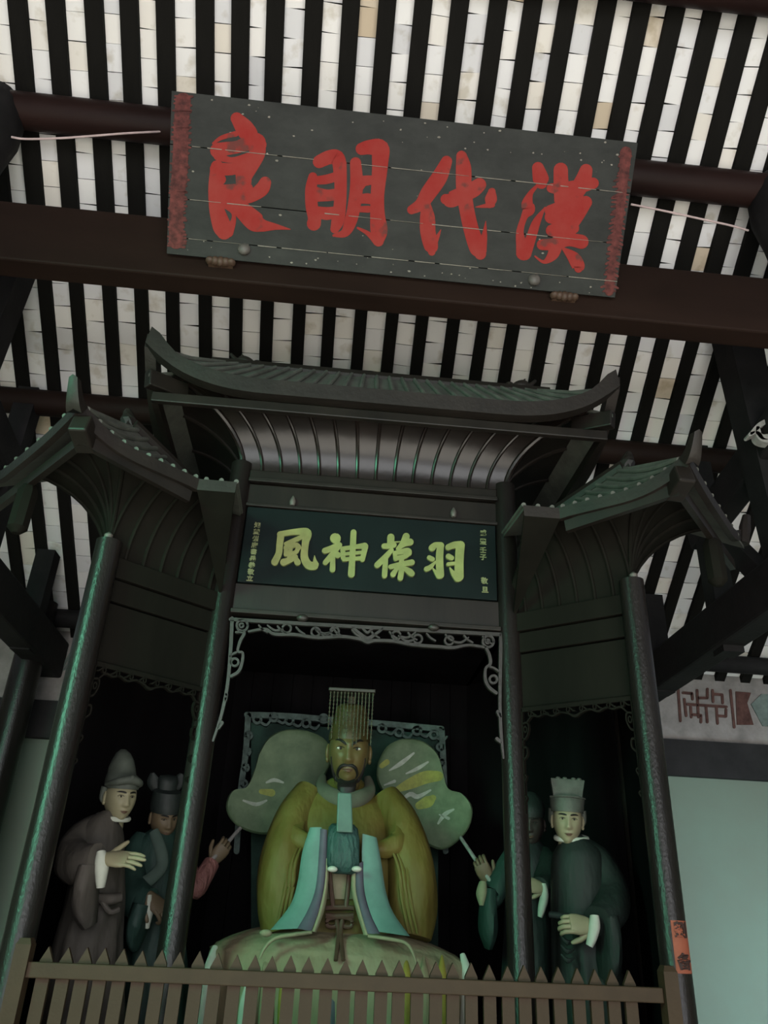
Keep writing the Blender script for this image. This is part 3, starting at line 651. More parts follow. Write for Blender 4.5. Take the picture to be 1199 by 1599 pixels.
# wings: built for the left, mirrored for the right
Wp = V((-.57, 4.0, 0)); Pp = V((-1.10, 3.55, 0)); tD = (Pp-Wp).normalized(); nD = V((-tD.y, tD.x, 0))
if nD.y > 0: nD = -nD
mD = -nD; LW = (Pp-Wp).length
def wing(side):
    mm = (lambda p: V(p)) if side < 0 else (lambda p: V((2*CX-p[0], p[1], p[2])))
    def up(p, z): return V((p.x, p.y, z))
    def G(nu, nv, f, th=None, name='board', m='matte', ang=35, sm=True):
        bb = MB(); bb.grid(nu, nv, lambda u, v: f(u, v), th); bb.v = [mm(q) for q in bb.v]; return bb.build(name, M[m], shrine, sm, ang)
    def wb(s0, s1, z0, z1, off, th, name, m='matte', bev=.005):
        a = Wp+tD*s0+nD*off; c = Wp+tD*s1+nD*off; bb = MB()
        q = [up(a, z0), up(c, z0), up(c-nD*th, z0), up(a-nD*th, z0), up(a, z1), up(c, z1), up(c-nD*th, z1), up(a-nD*th, z1)]
        bb.hexa([mm(k) for k in q]); return bb.build(name, M[m], shrine, False, bevel=bev)
    # frieze of the wing
    wb(.05, LW-.05, 2.985, 3.09, .025, .06, 'wing_rail'); wb(.05, LW-.05, 2.87, 2.98, .008, .03, 'wing_board')
    wb(.05, LW-.05, 2.575, 2.862, .0, .03, 'wing_board'); wb(.05, LW-.05, 2.552, 2.572, .02, .05, 'wing_rail')
    # carved fringe under it
    def fn(x, y, h): return mm(up(Wp+tD*(.05+x/1000*(LW-.10))+nD*h, 2.556-y/1000))
    ss = [[(0, 4, 10), (500, 4, 10), (1000, 4, 10)], [(60, 62, 9), (110, 34, 9), (170, 40, 9), (230, 30, 9), (300, 44, 9), (370, 30, 9), (440, 40, 9), (500, 56, 14), (560, 40, 9), (630, 30, 9), (700, 44, 9), (770, 30, 9), (830, 40, 9), (890, 34, 9), (940, 62, 9)]]
    for k in range(8): ss.append(ring(90+k*117, 20, 13, 8, 40 if k % 2 else 200, 380 if k % 2 else -140)); ss.append([(105+k*117, 10, 7), (130+k*117, 26, 9), (150+k*117, 30, 6)])
    for e, d_ in ((12, 1), (988, -1)):
        ss.append([(e, 0, 20), (e, 150, 18), (e, 330, 13), (e, 500, 6)])
        ss += [[(e, 70, 10), (e+d_*50, 66, 10), (e+d_*60, 100, 10), (e+d_*34, 140, 10), (e, 150, 12)], ring(e+d_*30, 98, 14, 8, 0, 330), [(e, 190, 10), (e+d_*34, 190, 10), (e+d_*38, 225, 10), (e, 250, 10)], [(e, 320, 9), (e+d_*22, 330, 10), (e, 360, 9)], [(e, 420, 8), (e+d_*18, 430, 10), (e, 450, 8)]]
    bb = MB()
    for s_ in ss: bb.brush(s_, fn, .02, 5, 4)
    bb.build('carved_fringe', M['matte'], shrine)
    # coved soffit (fans outwards to the corner)
    off = .34
    def zt(s): return 3.435+.09*max(0, (s-.45)/.55)**2.2
    mP = V((-.27, .963, 0))
    def arc(B, T, z1, v):
        k = 1-math.cos(v*math.pi/2); return up(B.lerp(T, k), 3.09+(z1-3.09)*math.sin(v*math.pi/2))
    def cv(s, v):                                           # straight boards, cut short by the return plate
        a = LW*s; km = min(1.0, .83*a/off+.02); vm = math.acos(1-km)*2/math.pi
        B = Wp+tD*a; return arc(B, B+nD*off, zt(max(0, (a-.5)/(LW+off-.5))), v*vm)
    def cvc(f, v):                                          # the boards that fan round the corner, f 0..2
        T = Pp+nD*off+tD*(off*f) if f <= 1 else Pp+tD*off+nD*(off*(2-f))
        return arc(Pp, T, zt((LW+off*min(f, 1)-.5)/(LW+off-.5)) if f <= 1 else zt(1)+(3.50-zt(1))*(f-1), v)
    def cv2(s, v): return arc(Pp+mP*s, Pp+tD*off+mD*(s*1.25), 3.50, v)
    NF = 7
    for i in range(NF): G(3, 10, lambda u, v: cv((i+u)/NF, v), (0, 0, .015), 'soffit_board')
    for i in range(4): G(3, 10, lambda u, v: cvc((i+u)/2, v), (0, 0, .015), 'soffit_board')
    for i in range(2): G(3, 8, lambda u, v: cv2((i+u)/9, v), (0, 0, .015), 'soffit_board')
    for f_, n_ in ([(lambda k, i=i: cv(i/NF, k), 0) for i in range(1, NF+1)]+[(lambda k, i=i: cvc(i/2, k), 0) for i in (1, 2, 3, 4)]+[(lambda k, i=i: cv2(i/9, k), 0) for i in range(1, 3)]):
        bb = MB(); bb.tube([mm(f_(k/10)-V((0, 0, .004))) for k in range(11)], .011, 8); bb.build('batten', M['matte'], shrine)
    # return plate beside the centre post
    I = Wp+nD*.42+tD*.505; I2 = V((-.50, I.y, 0)); zi = 3.385
    bb = MB(); bb.prism([mm(up(I, zi)), mm(up(I2, zi)), mm(V((-.585, 3.99, 3.06)))], mm(V((0, .01, .02)))-mm(V((0, 0, 0)))); bb.build('return_plate', M['matte'], shrine, False)
    # eave fascia: return, front, side
    E = Wp+nD*.42+tD*(LW+.46); S2 = E+mD*1.05
    def ez(s): return 3.388+.108*max(0, (s-.45)/.55)**2.2
    path = [(I2, zi, 0)]+[(I, zi, 0)]+[(I.lerp(E, s), ez(s), s) for s in [k/14 for k in range(1, 15)]]
    tipz = ez(1.0)
    R = []
    for p, z, s in path:
        h = .058+.045*max(0, s-.6); R.append([mm(up(p, z)), mm(up(p-nD*.03, z)), mm(up(p-nD*.03, z+h)), mm(up(p+nD*.006, z+h))])
    MB().rings(R).build('eave_fascia', M['fascia'], shrine, True, 30)
    tipo = E+(nD+tD)*.07; R = []                            # upturned horn at the corner
    for k in range(7):
        t = k/6; p = E.lerp(tipo, t**.8); z = tipz+.05*t+.075*t**1.6; r_ = .034*(1-.45*t); d1 = (nD-tD).normalized(); d2 = (nD+tD).normalized()
        R.append([mm(up(p+d1*r_+d2*r_*.4, z-.01)), mm(up(p+d2*r_*.9, z)), mm(up(p-d1*r_+d2*r_*.4, z-.01)), mm(up(p-d1*r_-d2*.03, z+.05*(1-t))), mm(up(p+d1*r_-d2*.03, z+.05*(1-t)))])
    MB().rings(R).build('eave_horn', M['fascia'], shrine)
    R = []
    for k in range(15):
        s = k/14; p = E.lerp(S2, s); z = 3.455+(tipz-3.455)*max(0, 1-s*2.4)**2+.10*max(0, (s-.72)/.28)**2
        h = .055; R.append([mm(up(p, z)), mm(up(p-tD*.03, z)), mm(up(p-tD*.03, z+h)), mm(up(p+tD*.006, z+h))])
    MB().rings(R).build('side_fascia', M['fascia'], shrine, True, 30)
    MB().tube([mm(up(S2, 3.52)), mm(up(S2+mD*.02+tD*.02, 3.62)), mm(up(S2+mD*.03+tD*.04, 3.70))], [.03, .034, .022], 8).build('eave_horn', M['fascia'], shrine)
    # under-eave boards and corner beam
    wa = Wp+nD*.385+tD*.52; wc = Wp+nD*.385+tD*(LW+.385); ws = wc+mD*1.0
    bb = MB(); bb.beam(mm(up(wa, 3.35)), mm(up(wc, 3.405)), .03, .06); bb.build('eave_board', M['wood'], shrine, False)
    bb = MB(); bb.beam(mm(up(wc, 3.405)), mm(up(ws, 3.40)), .03, .06); bb.build('eave_board', M['wood'], shrine, False)
    bb = MB(); bb.beam(mm(up(Pp+(nD+tD)*.34, 3.41)), mm(up(Pp+(nD+tD)*.44, 3.45)), .085, .10); bb.build('hip_beam', M['wood'], shrine, False, bevel=.01)
    bb = MB(); bb.lathe([(.02, 0), (.05, .03), (.05, .22), (.03, .26)], up(Pp+(tD*.38)+mD*.18, 3.12), 8); bb.v = [mm(q) for q in bb.v]; bb.build('hanging_post', M['matte'], shrine)
    # tiled roof surface
    r0a, r0b = I+V((0, 0, 0)), E
    ra = Wp-nD*.02+tD*.10; rb = Wp+nD*.08+tD*(LW+.05)
    def rs(u, v):
        a = up(I.lerp(E, u), ez(u)+.055+.03*max(0, u-.6)); c = up(ra.lerp(rb, u), 3.58+.21*u); p = a.lerp(c, v); p.z -= .03*math.sin(v*math.pi); return p
    G(14, 6, rs, (0, 0, -.02), 'roof_slope', 'rooftile')
    for i in range(0, 10):
        bb = MB(); bb.tube([mm(rs((i+.3)/10, k/6)+V((0, 0, .008))) for k in range(7)], .013, 8); bb.build('tile_roll', M['rooftile'], shrine)
    def rs0(u, v): return up(I2, zi+.055).lerp(up(I, zi+.055), u).lerp(up(Wp+V((.03, -.02, 0)), 3.58).lerp(up(ra, 3.60), u), v)
    G(3, 4, rs0, (0, 0, -.02), 'roof_slope', 'rooftile')
    for i in range(3):
        bb = MB(); bb.tube([mm(rs0(i/2.5, k/4)+V((0, 0, .008))) for k in range(5)], .012, 8); bb.build('tile_roll', M['rooftile'], shrine)
    def rs2(u, v):
        z = 3.455+(tipz-3.455)*max(0, 1-u*2.4)**2+.055; a = up(E.lerp(S2, u), z); c = up(rb.lerp(rb+mD*.8, u), 3.78); return a.lerp(c, v)
    G(8, 4, rs2, (0, 0, -.02), 'roof_slope', 'rooftile')
    for i in range(1, 8):
        bb = MB(); bb.tube([mm(rs2(i/8, k/4)+V((0, 0, .008))) for k in range(5)], .013, 8); bb.build('tile_roll', M['rooftile'], shrine)
    bb = MB(); bb.tube([mm(up(ra, 3.59)), mm(up(rb, 3.79)), ], .03, 8, flat=1.3); bb.tube([mm(up(rb, 3.79)), mm(up(rb+mD*.8, 3.79))], .035, 8, flat=1.3); bb.build('ridge', M['fascia'], shrine)
    bb = MB(); bb.tube(smooth_path([mm(up(rb+mD*.05, 3.77)), mm(up(rb+tD*.02+mD*.03, 3.83)), mm(up(rb+tD*.03+mD*.04, 3.89))], 4), [.045, .04, .014], 8); bb.build('ridge_finial', M['fascia'], shrine)
    bb = MB(); bb.prism([mm(up(ra, 3.57)), mm(up(rb, 3.76)), mm(up(rb+mD*.8, 3.76)), mm(V((-.62, 5.3, 3.60)))], (0, 0, -.02)); bb.build('rear_slope', M['rooftile'], shrine, False)
    # outer side panel of the wing and rear post
    a = Pp+mP*.06; c = Pp+mP*1.05; bb = MB()
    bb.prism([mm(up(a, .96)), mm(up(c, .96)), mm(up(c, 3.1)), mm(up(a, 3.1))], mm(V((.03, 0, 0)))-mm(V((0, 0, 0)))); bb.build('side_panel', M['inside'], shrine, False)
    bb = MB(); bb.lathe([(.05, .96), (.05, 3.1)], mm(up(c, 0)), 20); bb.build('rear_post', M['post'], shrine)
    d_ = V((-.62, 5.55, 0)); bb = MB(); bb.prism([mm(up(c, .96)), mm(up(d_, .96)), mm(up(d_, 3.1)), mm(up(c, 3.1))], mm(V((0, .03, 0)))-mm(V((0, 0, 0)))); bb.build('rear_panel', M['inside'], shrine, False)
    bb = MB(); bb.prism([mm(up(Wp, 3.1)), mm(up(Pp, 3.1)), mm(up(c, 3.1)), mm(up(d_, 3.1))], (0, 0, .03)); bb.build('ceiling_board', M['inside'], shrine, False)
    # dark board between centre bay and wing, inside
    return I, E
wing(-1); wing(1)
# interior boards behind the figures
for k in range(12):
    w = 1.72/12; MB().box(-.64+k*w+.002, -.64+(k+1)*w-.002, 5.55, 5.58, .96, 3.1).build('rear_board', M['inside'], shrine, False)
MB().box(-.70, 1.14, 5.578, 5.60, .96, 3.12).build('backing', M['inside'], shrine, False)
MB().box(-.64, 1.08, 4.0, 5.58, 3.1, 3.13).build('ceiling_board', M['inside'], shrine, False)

# platform the shrine stands on
pf = MB(); pf.box(-1.75, 2.2, 3.32, 5.75, 0, .86); pf.box(-1.80, 2.25, 3.27, 5.80, .86, .95)
tag(pf.build('altar_platform', M['stone'], smooth=False, bevel=.01), 'grey stone platform carrying the shrine and the fence', 'platform')

# ================================================================== GREEN PLAQUE
gp = thing('inscribed_board', 'dark green board with four raised gilt characters under the high shrine roof', 'plaque', at(578, 862, 3.98))
GY = 3.975
a = at(386, 793, GY); c = at(776, 937, GY)
g = MB().box(xl+.012, xr-.012, GY, GY+.024, 3.168, 3.634); g.build('board', M['green_board'], gp, False, bevel=.004)
def on_g(px, py, h): return at(px, py, GY)+V((0, -h, 0))
def gz(ox, oy, sc): return lambda x, y, h: on_g(ox+x/sc, oy+y/sc, h)
GC = {}
GC['feng'] = ((375, 790, 6.481), [
    [(412, 300, 72), (400, 400, 68), (390, 490, 66), (350, 575, 72)], [(400, 295, 55), (540, 272, 58), (670, 275, 85), (672, 330, 85)], [(672, 300, 85), (655, 420, 70), (650, 530, 78), (690, 605, 85), (750, 615, 80)], [(765, 600, 60), (755, 560, 35), (752, 512, 6)],
    [(460, 392, 36), (540, 360, 46), (620, 325, 45)], [(465, 430, 44), (462, 500, 44)], [(460, 432, 44), (560, 405, 50), (595, 430, 48)], [(590, 420, 48), (560, 480, 44), (470, 500, 44)], [(520, 400, 40), (505, 480, 42), (490, 560, 44)], [(440, 580, 72), (500, 560, 56), (560, 525, 50)], [(555, 535, 45), (580, 580, 66)]])
GC['shen'] = ((375, 790, 6.481), [
    [(958, 335, 100), (964, 338, 108)], [(855, 462, 58), (920, 440, 62), (1000, 405, 62)], [(995, 410, 60), (930, 500, 58), (860, 582, 52)], [(935, 490, 52), (935, 600, 54), (933, 652, 58)], [(945, 495, 40), (985, 505, 66)]])
GC['shen2'] = ((340, 740, 2.607), [[(508, 310, 20), (510, 345, 20)], [(508, 308, 18), (560, 300, 18), (598, 296, 25)], [(600, 298, 24), (588, 352, 20)], [(512, 330, 14), (592, 322, 14)], [(512, 352, 16), (586, 346, 16)], [(552, 242, 24), (548, 330, 25), (543, 412, 28)]])
GC['bao'] = ((560, 810, 5.45), [
    [(272, 165, 62), (270, 230, 58)], [(215, 240, 46), (260, 238, 48), (300, 230, 44)], [(402, 158, 60), (380, 215, 60), (330, 262, 30)], [(375, 220, 50), (435, 206, 60)], [(300, 205, 9), (350, 203, 9)], [(278, 275, 38), (220, 340, 50), (155, 402, 50)], [(228, 350, 42), (222, 430, 46), (218, 492, 46)],
    [(305, 300, 36), (312, 350, 38)], [(312, 300, 38), (410, 282, 52), (425, 300, 50)], [(420, 300, 46), (390, 330, 42), (320, 345, 38)], [(270, 418, 42), (350, 398, 42), (450, 380, 50)], [(362, 345, 40), (362, 430, 48), (352, 512, 48)], [(330, 420, 30), (290, 482, 48)], [(395, 435, 40), (430, 460, 55), (448, 476, 52)]])
GC['yu'] = ((560, 810, 5.45), [
    [(622, 255, 58), (650, 232, 50), (695, 236, 60)], [(692, 240, 60), (685, 350, 64), (692, 485, 64)], [(680, 490, 56), (640, 445, 20), (625, 425, 10)], [(598, 338, 40), (625, 352, 42)], [(575, 435, 44), (605, 420, 40), (655, 370, 16)],
    [(760, 250, 52), (810, 232, 58), (862, 235, 76)], [(860, 240, 76), (852, 370, 74), (850, 500, 80)], [(840, 510, 70), (800, 470, 40), (772, 425, 10)], [(760, 328, 46), (788, 342, 42)], [(758, 395, 32), (808, 388, 30)]])
bb = None
for k, ((ox, oy, sc_), ss) in GC.items():
    if k != 'shen2': bb = MB()
    for i, s_ in enumerate(ss): bb.brush(s_, gz(ox, oy, sc_), .012+.0004*i)
    if k != 'shen': bb.build('character', M['gold'], gp, False)
def column(chars, pts, size, m, parent, fn, nrm_lift):
    for ch, (px, py) in zip(chars, pts):
        vs, fs = text_mesh(ch, size, .0012); o_ = fn(px, py, 0)
        bb = MB(); bb.add([o_+V((v.x, -.004-v.z, v.y)) for v in vs], fs); bb.build('small_character', M[m], parent, False)
L1 = [(402-(k*1.62)*1.0, 820+k*9.7) for k in range(9)]
column('知夔州府書岳恭敬立', [(402-k*1.5, 821+k*10.4) for k in range(9)], .036, 'dullgold', gp, on_g, 0)
column('咸豐壬子', [(754, 833), (754, 847), (754, 860), (754, 871)], .040, 'dullgold', gp, on_g, 0)
column('敬旦', [(756, 908), (757, 922)], .040, 'dullgold', gp, on_g, 0)

# ================================================================== FENCE
FY = 3.44
fence = thing('picket_fence', 'brown painted picket fence across the front of the shrine', 'fence', (CX, FY, .95))
pa = at(72.6, 1500, FY); pb = at(980, 1500, FY); NPK = 33
pk = MB(); w = .024; pk.prism([V((-w, 0, 0)), V((w, 0, 0)), V((w, 0, .432)), V((.014, 0, .452)), V((0, 0, .48)), V((-.014, 0, .452)), V((-w, 0, .432))], (0, .02, 0))
pme = pk.mesh('picket', M['fence'], False)
for k in range(NPK):
    x = pa.x+(pb.x-pa.x)*k/(NPK-1)+random.uniform(-.004, .004)
    place('picket', pme, fence, (x, FY, .952+random.uniform(-.004, .004)))
zr = at(550, 1535, FY-.03).z
MB().box(at(38, 1517, FY).x, at(1032, 1555, FY).x, FY-.028, FY, zr-.026, zr+.026).build('rail', M['fence'], fence, False, bevel=.004)
MB().box(at(38, 1517, FY).x, at(1032, 1555, FY).x, FY-.028, FY, 1.03, 1.08).build('rail', M['fence'], fence, False, bevel=.004)
for px in (30, 1041):
    x = at(px, 1530, FY).x; zt = 1.455
    q = MB(); q.box(x-.028, x+.028, FY-.045, FY+.02, .952, zt-.02); q.add([(x-.028, FY-.045, zt-.02), (x+.028, FY-.045, zt-.02), (x+.028, FY+.02, zt-.02), (x-.028, FY+.02, zt-.02), (x-.018, FY-.035, zt), (x+.018, FY-.035, zt), (x+.018, FY+.01, zt), (x-.018, FY+.01, zt)], [(0, 1, 5, 4), (1, 2, 6, 5), (2, 3, 7, 6), (3, 0, 4, 7), (4, 5, 6, 7)])
    q.build('fence_post', M['fence'], fence, False)

# orange paper strip pasted round the right outer post
st = thing('paper_notice', 'orange red paper strip with black characters pasted on the right outer post', 'notice', (1.54, 3.485, 1.45))
def cyl(px, py, lift):
    c = V((1.54, 3.55)); d = ray(px, py); o2 = V((EYE.x-c.x, EYE.y-c.y)); dd = V((d.x, d.y)); r_ = .0635+lift
    A = dd.dot(dd); B = 2*o2.dot(dd); C_ = o2.dot(o2)-r_*r_; disc = max(B*B-4*A*C_, 0); t = (-B-math.sqrt(disc))/(2*A); return EYE+d*t
tl, tr_, bl_, br = cyl(1049, 1437, 0), cyl(1069, 1439, 0), cyl(1058, 1520, 0), cyl(1077, 1522, 0)
a0 = math.atan2(tl.y-3.55, tl.x-1.54); a1 = math.atan2(tr_.y-3.55, tr_.x-1.54); zt_, zb_ = tl.z, bl_.z
def pap(u, v, l=0):
    a = a0-.10+(a1-a0+.22)*u; return V((1.54+(.0645+l)*math.cos(a), 3.55+(.0645+l)*math.sin(a), zt_+(zb_-zt_)*v))
MB().grid(28, 6, pap, V((.3, -.95, 0))*.0008).build('paper', M['sticker'], st)
for ch, v0 in (('劉', .2), ('备', .80)):
    vs, fs = text_mesh(ch, .062, .002); bb = MB(); arc = .0645*(a1-a0+.22)
    bb.add([pap(.5+v.x/abs(arc), v0-v.y/(zt_-zb_), .0030+v.z) for v in vs], fs); bb.build('character', M['ink'], st, False)

# ================================================================== FIGURES
def face_y(x, z):
    q = 1-(x/.078)**2-(z/.120)**2; base = -.095*max(q, .02)**.42
    return base-bumps(x, z)
def bumps(x, z):
    g = lambda a: math.exp(-a)
    r_ = max(0, min(1, (.016-z)/.048)) if z > -.034 else max(0, 1-(-.034-z)/.009)
    bz = .020*(.25+.75*r_)*g((x/(.009+.005*r_))**2) if -.045 < z < .030 else 0
    bz += .007*g(((abs(x)-.012)/.006)**2+((z+.032)/.008)**2)
    bz += .005*g(((z-.030)/.010)**2)*g((x/.05)**2)
    bz -= .008*g(((abs(x)-.031)/.017)**2+((z-.010)/.012)**2)
    bz += .004*g(((abs(x)-.040)/.020)**2+((z+.026)/.020)**2)
    bz += .006*g((x/.022)**2+((z+.058)/.006)**2)+.006*g((x/.018)**2+((z+.070)/.006)**2)-.003*g((x/.024)**2+((z+.064)/.003)**2)
    bz += .007*g((x/.022)**2+((z+.098)/.014)**2)
    return bz
def head(parent, MX, skin, brow='blackpaint', eyes=True, white=True, stern=0.0):
    b = MB(); R = []; nu, nv = 72, 60
    for i in range(nv+1):
        la = -math.pi/2+math.pi*i/nv; la = max(min(la, math.pi/2-.01), -math.pi/2+.01); r_ = []
        for j in range(nu):
            lo = 2*math.pi*j/nu; dx, dy, dz = math.cos(la)*math.sin(lo), -math.cos(la)*math.cos(lo), math.sin(la)
            x = .076*dx; z = .117*dz; y = .098*dy
            if dz < 0: k = -dz; x *= 1-.26*k**1.6
            if dy < 0:
                yf = -.098*(abs(dy)**.80); y = yf
                y -= bumps(x, z)*min(1, abs(dy)*2.2)
                if dz < -.3: y -= .010*(-dz-.3)
            elif dz < -.2: y *= 1-.45*(-dz-.2)
            r_.append(V((x, y, z)))
        R.append(r_)
    b.rings(R)
    for s in (-1, 1):
        b.ell((s*.077, .012, .0), (.010, .020, .032), 12, 10, Matrix.Rotation(s*.35, 3, 'Z')); b.ell((s*.079, .008, -.026), (.008, .011, .012), 10, 6)
    b.tube([(0, .008, -.07), (0, .018, -.11), (0, .028, -.16), (0, .035, -.20)], [.046, .048, .052, .058], 20)
    b.v = [MX @ v for v in b.v]; h = b.build('head', M[skin], parent, True, 60)
    def part(name, m, mb, par=None):
        mb.v = [MX @ v for v in mb.v]; return mb.build(name, M[m], par or h, True, 60)
    for s in (-1, 1):
        ex, ez = s*.031, .009; fy_ = ffy(ex, ez)
        if eyes:
            e = part('eye', 'eye' if white else skin, MB().ell((ex, fy_+.0035, ez), (.0135, .008, .0052), 14, 8, Matrix.Rotation(-s*.12, 3, 'Y')))
        pb_ = MB().ell((ex-s*.001, fy_-.004, ez), (.0052, .0035, .0050), 10, 8); part('pupil', 'blackpaint', pb_)
        ps = []
        for k in range(6):
            t = k/5; x = s*(.010+.042*t); z = .027-.006*stern+(.009+.010*stern)*math.sin(t*2.0)-.006*t*(1-stern); ps.append(V((x, ffy(x, z)-.001, z)))
        part('eyebrow', brow, MB().tube(ps, [.0025, .0046, .0048, .0044, .0034, .0012], 8))
        ps = [V((ex+s*(-.015+.03*k/5), ffy(ex+s*(-.015+.03*k/5), ez+.006*math.sin(math.pi*k/5)+.001)-.001, ez+.006*math.sin(math.pi*k/5)+.001)) for k in range(6)]
        part('eyelid', brow, MB().tube(ps, .0013, 6))
    lp = MB(); lp.tube([V((x, ffy(x, -.061-.0*abs(x))-.001, -.061+.06*abs(x)*0-(.05*abs(x)))) for x in (-.021, -.012, -.004, 0, .004, .012, .021)], [.001, .003, .0036, .003, .0036, .003, .001], 8)
    lp.tube([V((x, ffy(x, -.069)-.0005, -.069+.15*abs(x))) for x in (-.016, -.008, 0, .008, .016)], [.001, .0036, .0042, .0036, .001], 8); part('lips', 'lip', lp)
    return h
def ffy(x, z):
    """depth of the face surface at x, z"""
    dz = max(-.98, min(.98, z/.117)); k = max(0, -dz); xx = x/(.076*(1-.26*k**1.6)); c2 = max(1-dz*dz-xx*xx, .01); dy = math.sqrt(c2)
    y = -.098*dy**.80-bumps(x, z)*min(1, dy*2.2)
    if dz < -.3: y -= .010*(-dz-.3)
    return y
def hand(parent, MX, skin, curl=(.5, .55, .6, .65), thumb=(.55, -.75, -.3), sc=1.0, side=1, tcurl=.4):
    """palm at the origin, fingers along +x, back of the hand +z, thumb at -y*side"""
    b = MB()
    pal = [(-.062, .022, .018), (-.045, .027, .020), (-.02, .036, .019), (.012, .041, .017), (.038, .040, .014), (.05, .034, .010)]
    b.rings([[V((x, w*math.cos(a), t*math.sin(a))) for a in [2*math.pi*k/16 for k in range(16)]] for x, w, t in pal])
    for i, (fy0, ln, r_) in enumerate(((-.029, .066, .0088), (-.010, .076, .0092), (.010, .071, .0088), (.028, .054, .0078))):
        p = V((.040, fy0*side, .001)); ang = curl[i]*.45; d = [.46, .30, .24]; pts = [p-V((.015, 0, 0)), p]
        for j in range(3):
            st_ = V((math.cos(ang), .06*fy0/.03*side*(1-curl[i]), -math.sin(ang)))
            pts.append(pts[-1]+st_*ln*d[j]*.5); pts.append(pts[-1]+st_*ln*d[j]*.5); ang += curl[i]
        b.tube(pts, [r_*1.15, r_*1.1, r_, r_*1.05, r_*.95, r_*.97, r_*.86, r_*.7], 10, (0, 1, 0), round_ends=True)
    t0 = V((-.028, -.024*side, -.004)); d0 = V((thumb[0], thumb[1]*side, thumb[2])).normalized(); d1 = (d0+V((tcurl, .25*side, -.1))).normalized()
    b.tube([t0, t0+d0*.022, t0+d0*.042, t0+d0*.042+d1*.018, t0+d0*.042+d1*.034], [.014, .0135, .011, .0105, .008], 10, round_ends=True)
    b.v = [MX @ (v*sc) for v in b.v]; return b.build('hand', M[skin], parent, True, 60)
def basis(origin_, xdir, zdir):
    x = V(xdir).normalized(); z = V(zdir); z = (z-x*z.dot(x)).normalized(); y = z.cross(x)
    return Matrix(((x.x, y.x, z.x, origin_[0]), (x.y, y.y, z.y, origin_[1]), (x.z, y.z, z.z, origin_[2]), (0, 0, 0, 1)))
def head_matrix(c, yaw, pitch, roll, s):
    return Matrix.Translation(c) @ Matrix.Rotation(yaw, 4, 'Z') @ Matrix.Rotation(pitch, 4, 'X') @ Matrix.Rotation(roll, 4, 'Y') @ Matrix.Scale(s, 4)
def robe(rows, n=56, power=1.0):
    """stacked rounded sections; a row = (left px, right px, py, depth Y, half depth, fold amplitude, fold count, phase)"""
    R = []; C_ = []
    for xl_, xr_, py, Y, ry, fa, nf, ph in rows:
        a = at((xl_+xr_)/2, py, Y); hw = (at(xr_, py, Y).x-at(xl_, py, Y).x)/2; C_.append((a.x, Y, a.z, hw, ry, fa, nf, ph))
    S = []
    for i in range(len(C_)-1):
        A = C_[max(i-1, 0)]; B = C_[i]; D = C_[i+1]; E_ = C_[min(i+2, len(C_)-1)]
        for k in range(4):
            t = k/4; S.append([.5*((2*b_)+(d_-a_)*t+(2*a_-5*b_+4*d_-e_)*t*t+(3*b_-a_-3*d_+e_)*t**3) if q < 5 else b_*(1-t)+d_*t for q, (a_, b_, d_, e_) in enumerate(zip(A, B, D, E_))])
    S.append(list(C_[-1]))
    for x, y, z, hw, ry, fa, nf, ph in S:
        r_ = []
        for j in range(n):
            a = 2*math.pi*j/n; w = 1+fa*math.sin(nf*a+ph)+fa*.5*math.sin(nf*1.7*a+ph*2+z*3)
            ca, sa = math.cos(a), math.sin(a)
            r_.append(V((x+hw*math.copysign(abs(ca)**power, ca)*w, y+ry*math.copysign(abs(sa)**power, sa)*w, z)))
        R.append(r_)
    return MB().rings(R)
def ribbon(left, right, lift=.0, thick=.012, k=5, m=None):
    """a strip of cloth between two outlines given as (px, py, Y)"""
    A = smooth_path([at(*p) for p in left], k); B = smooth_path([at(*p) for p in right], k); n = min(len(A), len(B))
    return MB().grid(n-1, 5, lambda u, v: A[int(round(u*(n-1)))].lerp(B[int(round(u*(n-1)))], v)+V((0, -.012*math.sin(v*math.pi), 0)), (0, thick, 0))

FG = None
# ---- emperor ----
EY = 4.60
emp = thing('emperor_statue', 'large seated statue in ochre robe with beaded crown holding a tablet', 'statue', at(545, 1590, 4.6)*1.0)
emp.location = (CX-.02, 4.65, .95)
rows = [(318, 738, 1760, 4.62, .50, .015, 13, 0), (318, 738, 1640, 4.62, .50, .02, 13, 0), (326, 736, 1560, 4.62, .49, .022, 13, 0), (327, 731, 1510, 4.62, .47, .02, 13, .3), (330, 722, 1490, 4.62, .44, .014, 13, .3), (346, 695, 1475, 4.62, .40, .008, 9, .5), (372, 665, 1463, 4.62, .34, .006, 9, .5), (400, 645, 1454, 4.62, .26, .0, 9, .5), (440, 610, 1446, 4.62, .18, .0, 9, .5)]
robe(rows, 96, .80).build('lap_robe', M['lap'], emp, True, 60)
rows = [(412, 642, 1470, 4.63, .28, .008, 8, .5), (414, 640, 1400, 4.63, .26, .008, 8, .5), (420, 638, 1350, 4.64, .25, .008, 8, .5), (430, 630, 1310, 4.65, .24, .006, 8, .5), (448, 614, 1272, 4.66, .21, .004, 8, .5), (474, 592, 1245, 4.67, .16, .002, 8, .5), (500, 576, 1228, 4.67, .11, 0, 8, .5), (515, 566, 1218, 4.67, .08, 0, 8, .5)]
robe(rows, 72, .92).build('robe', M['yellow'], emp, True, 60)
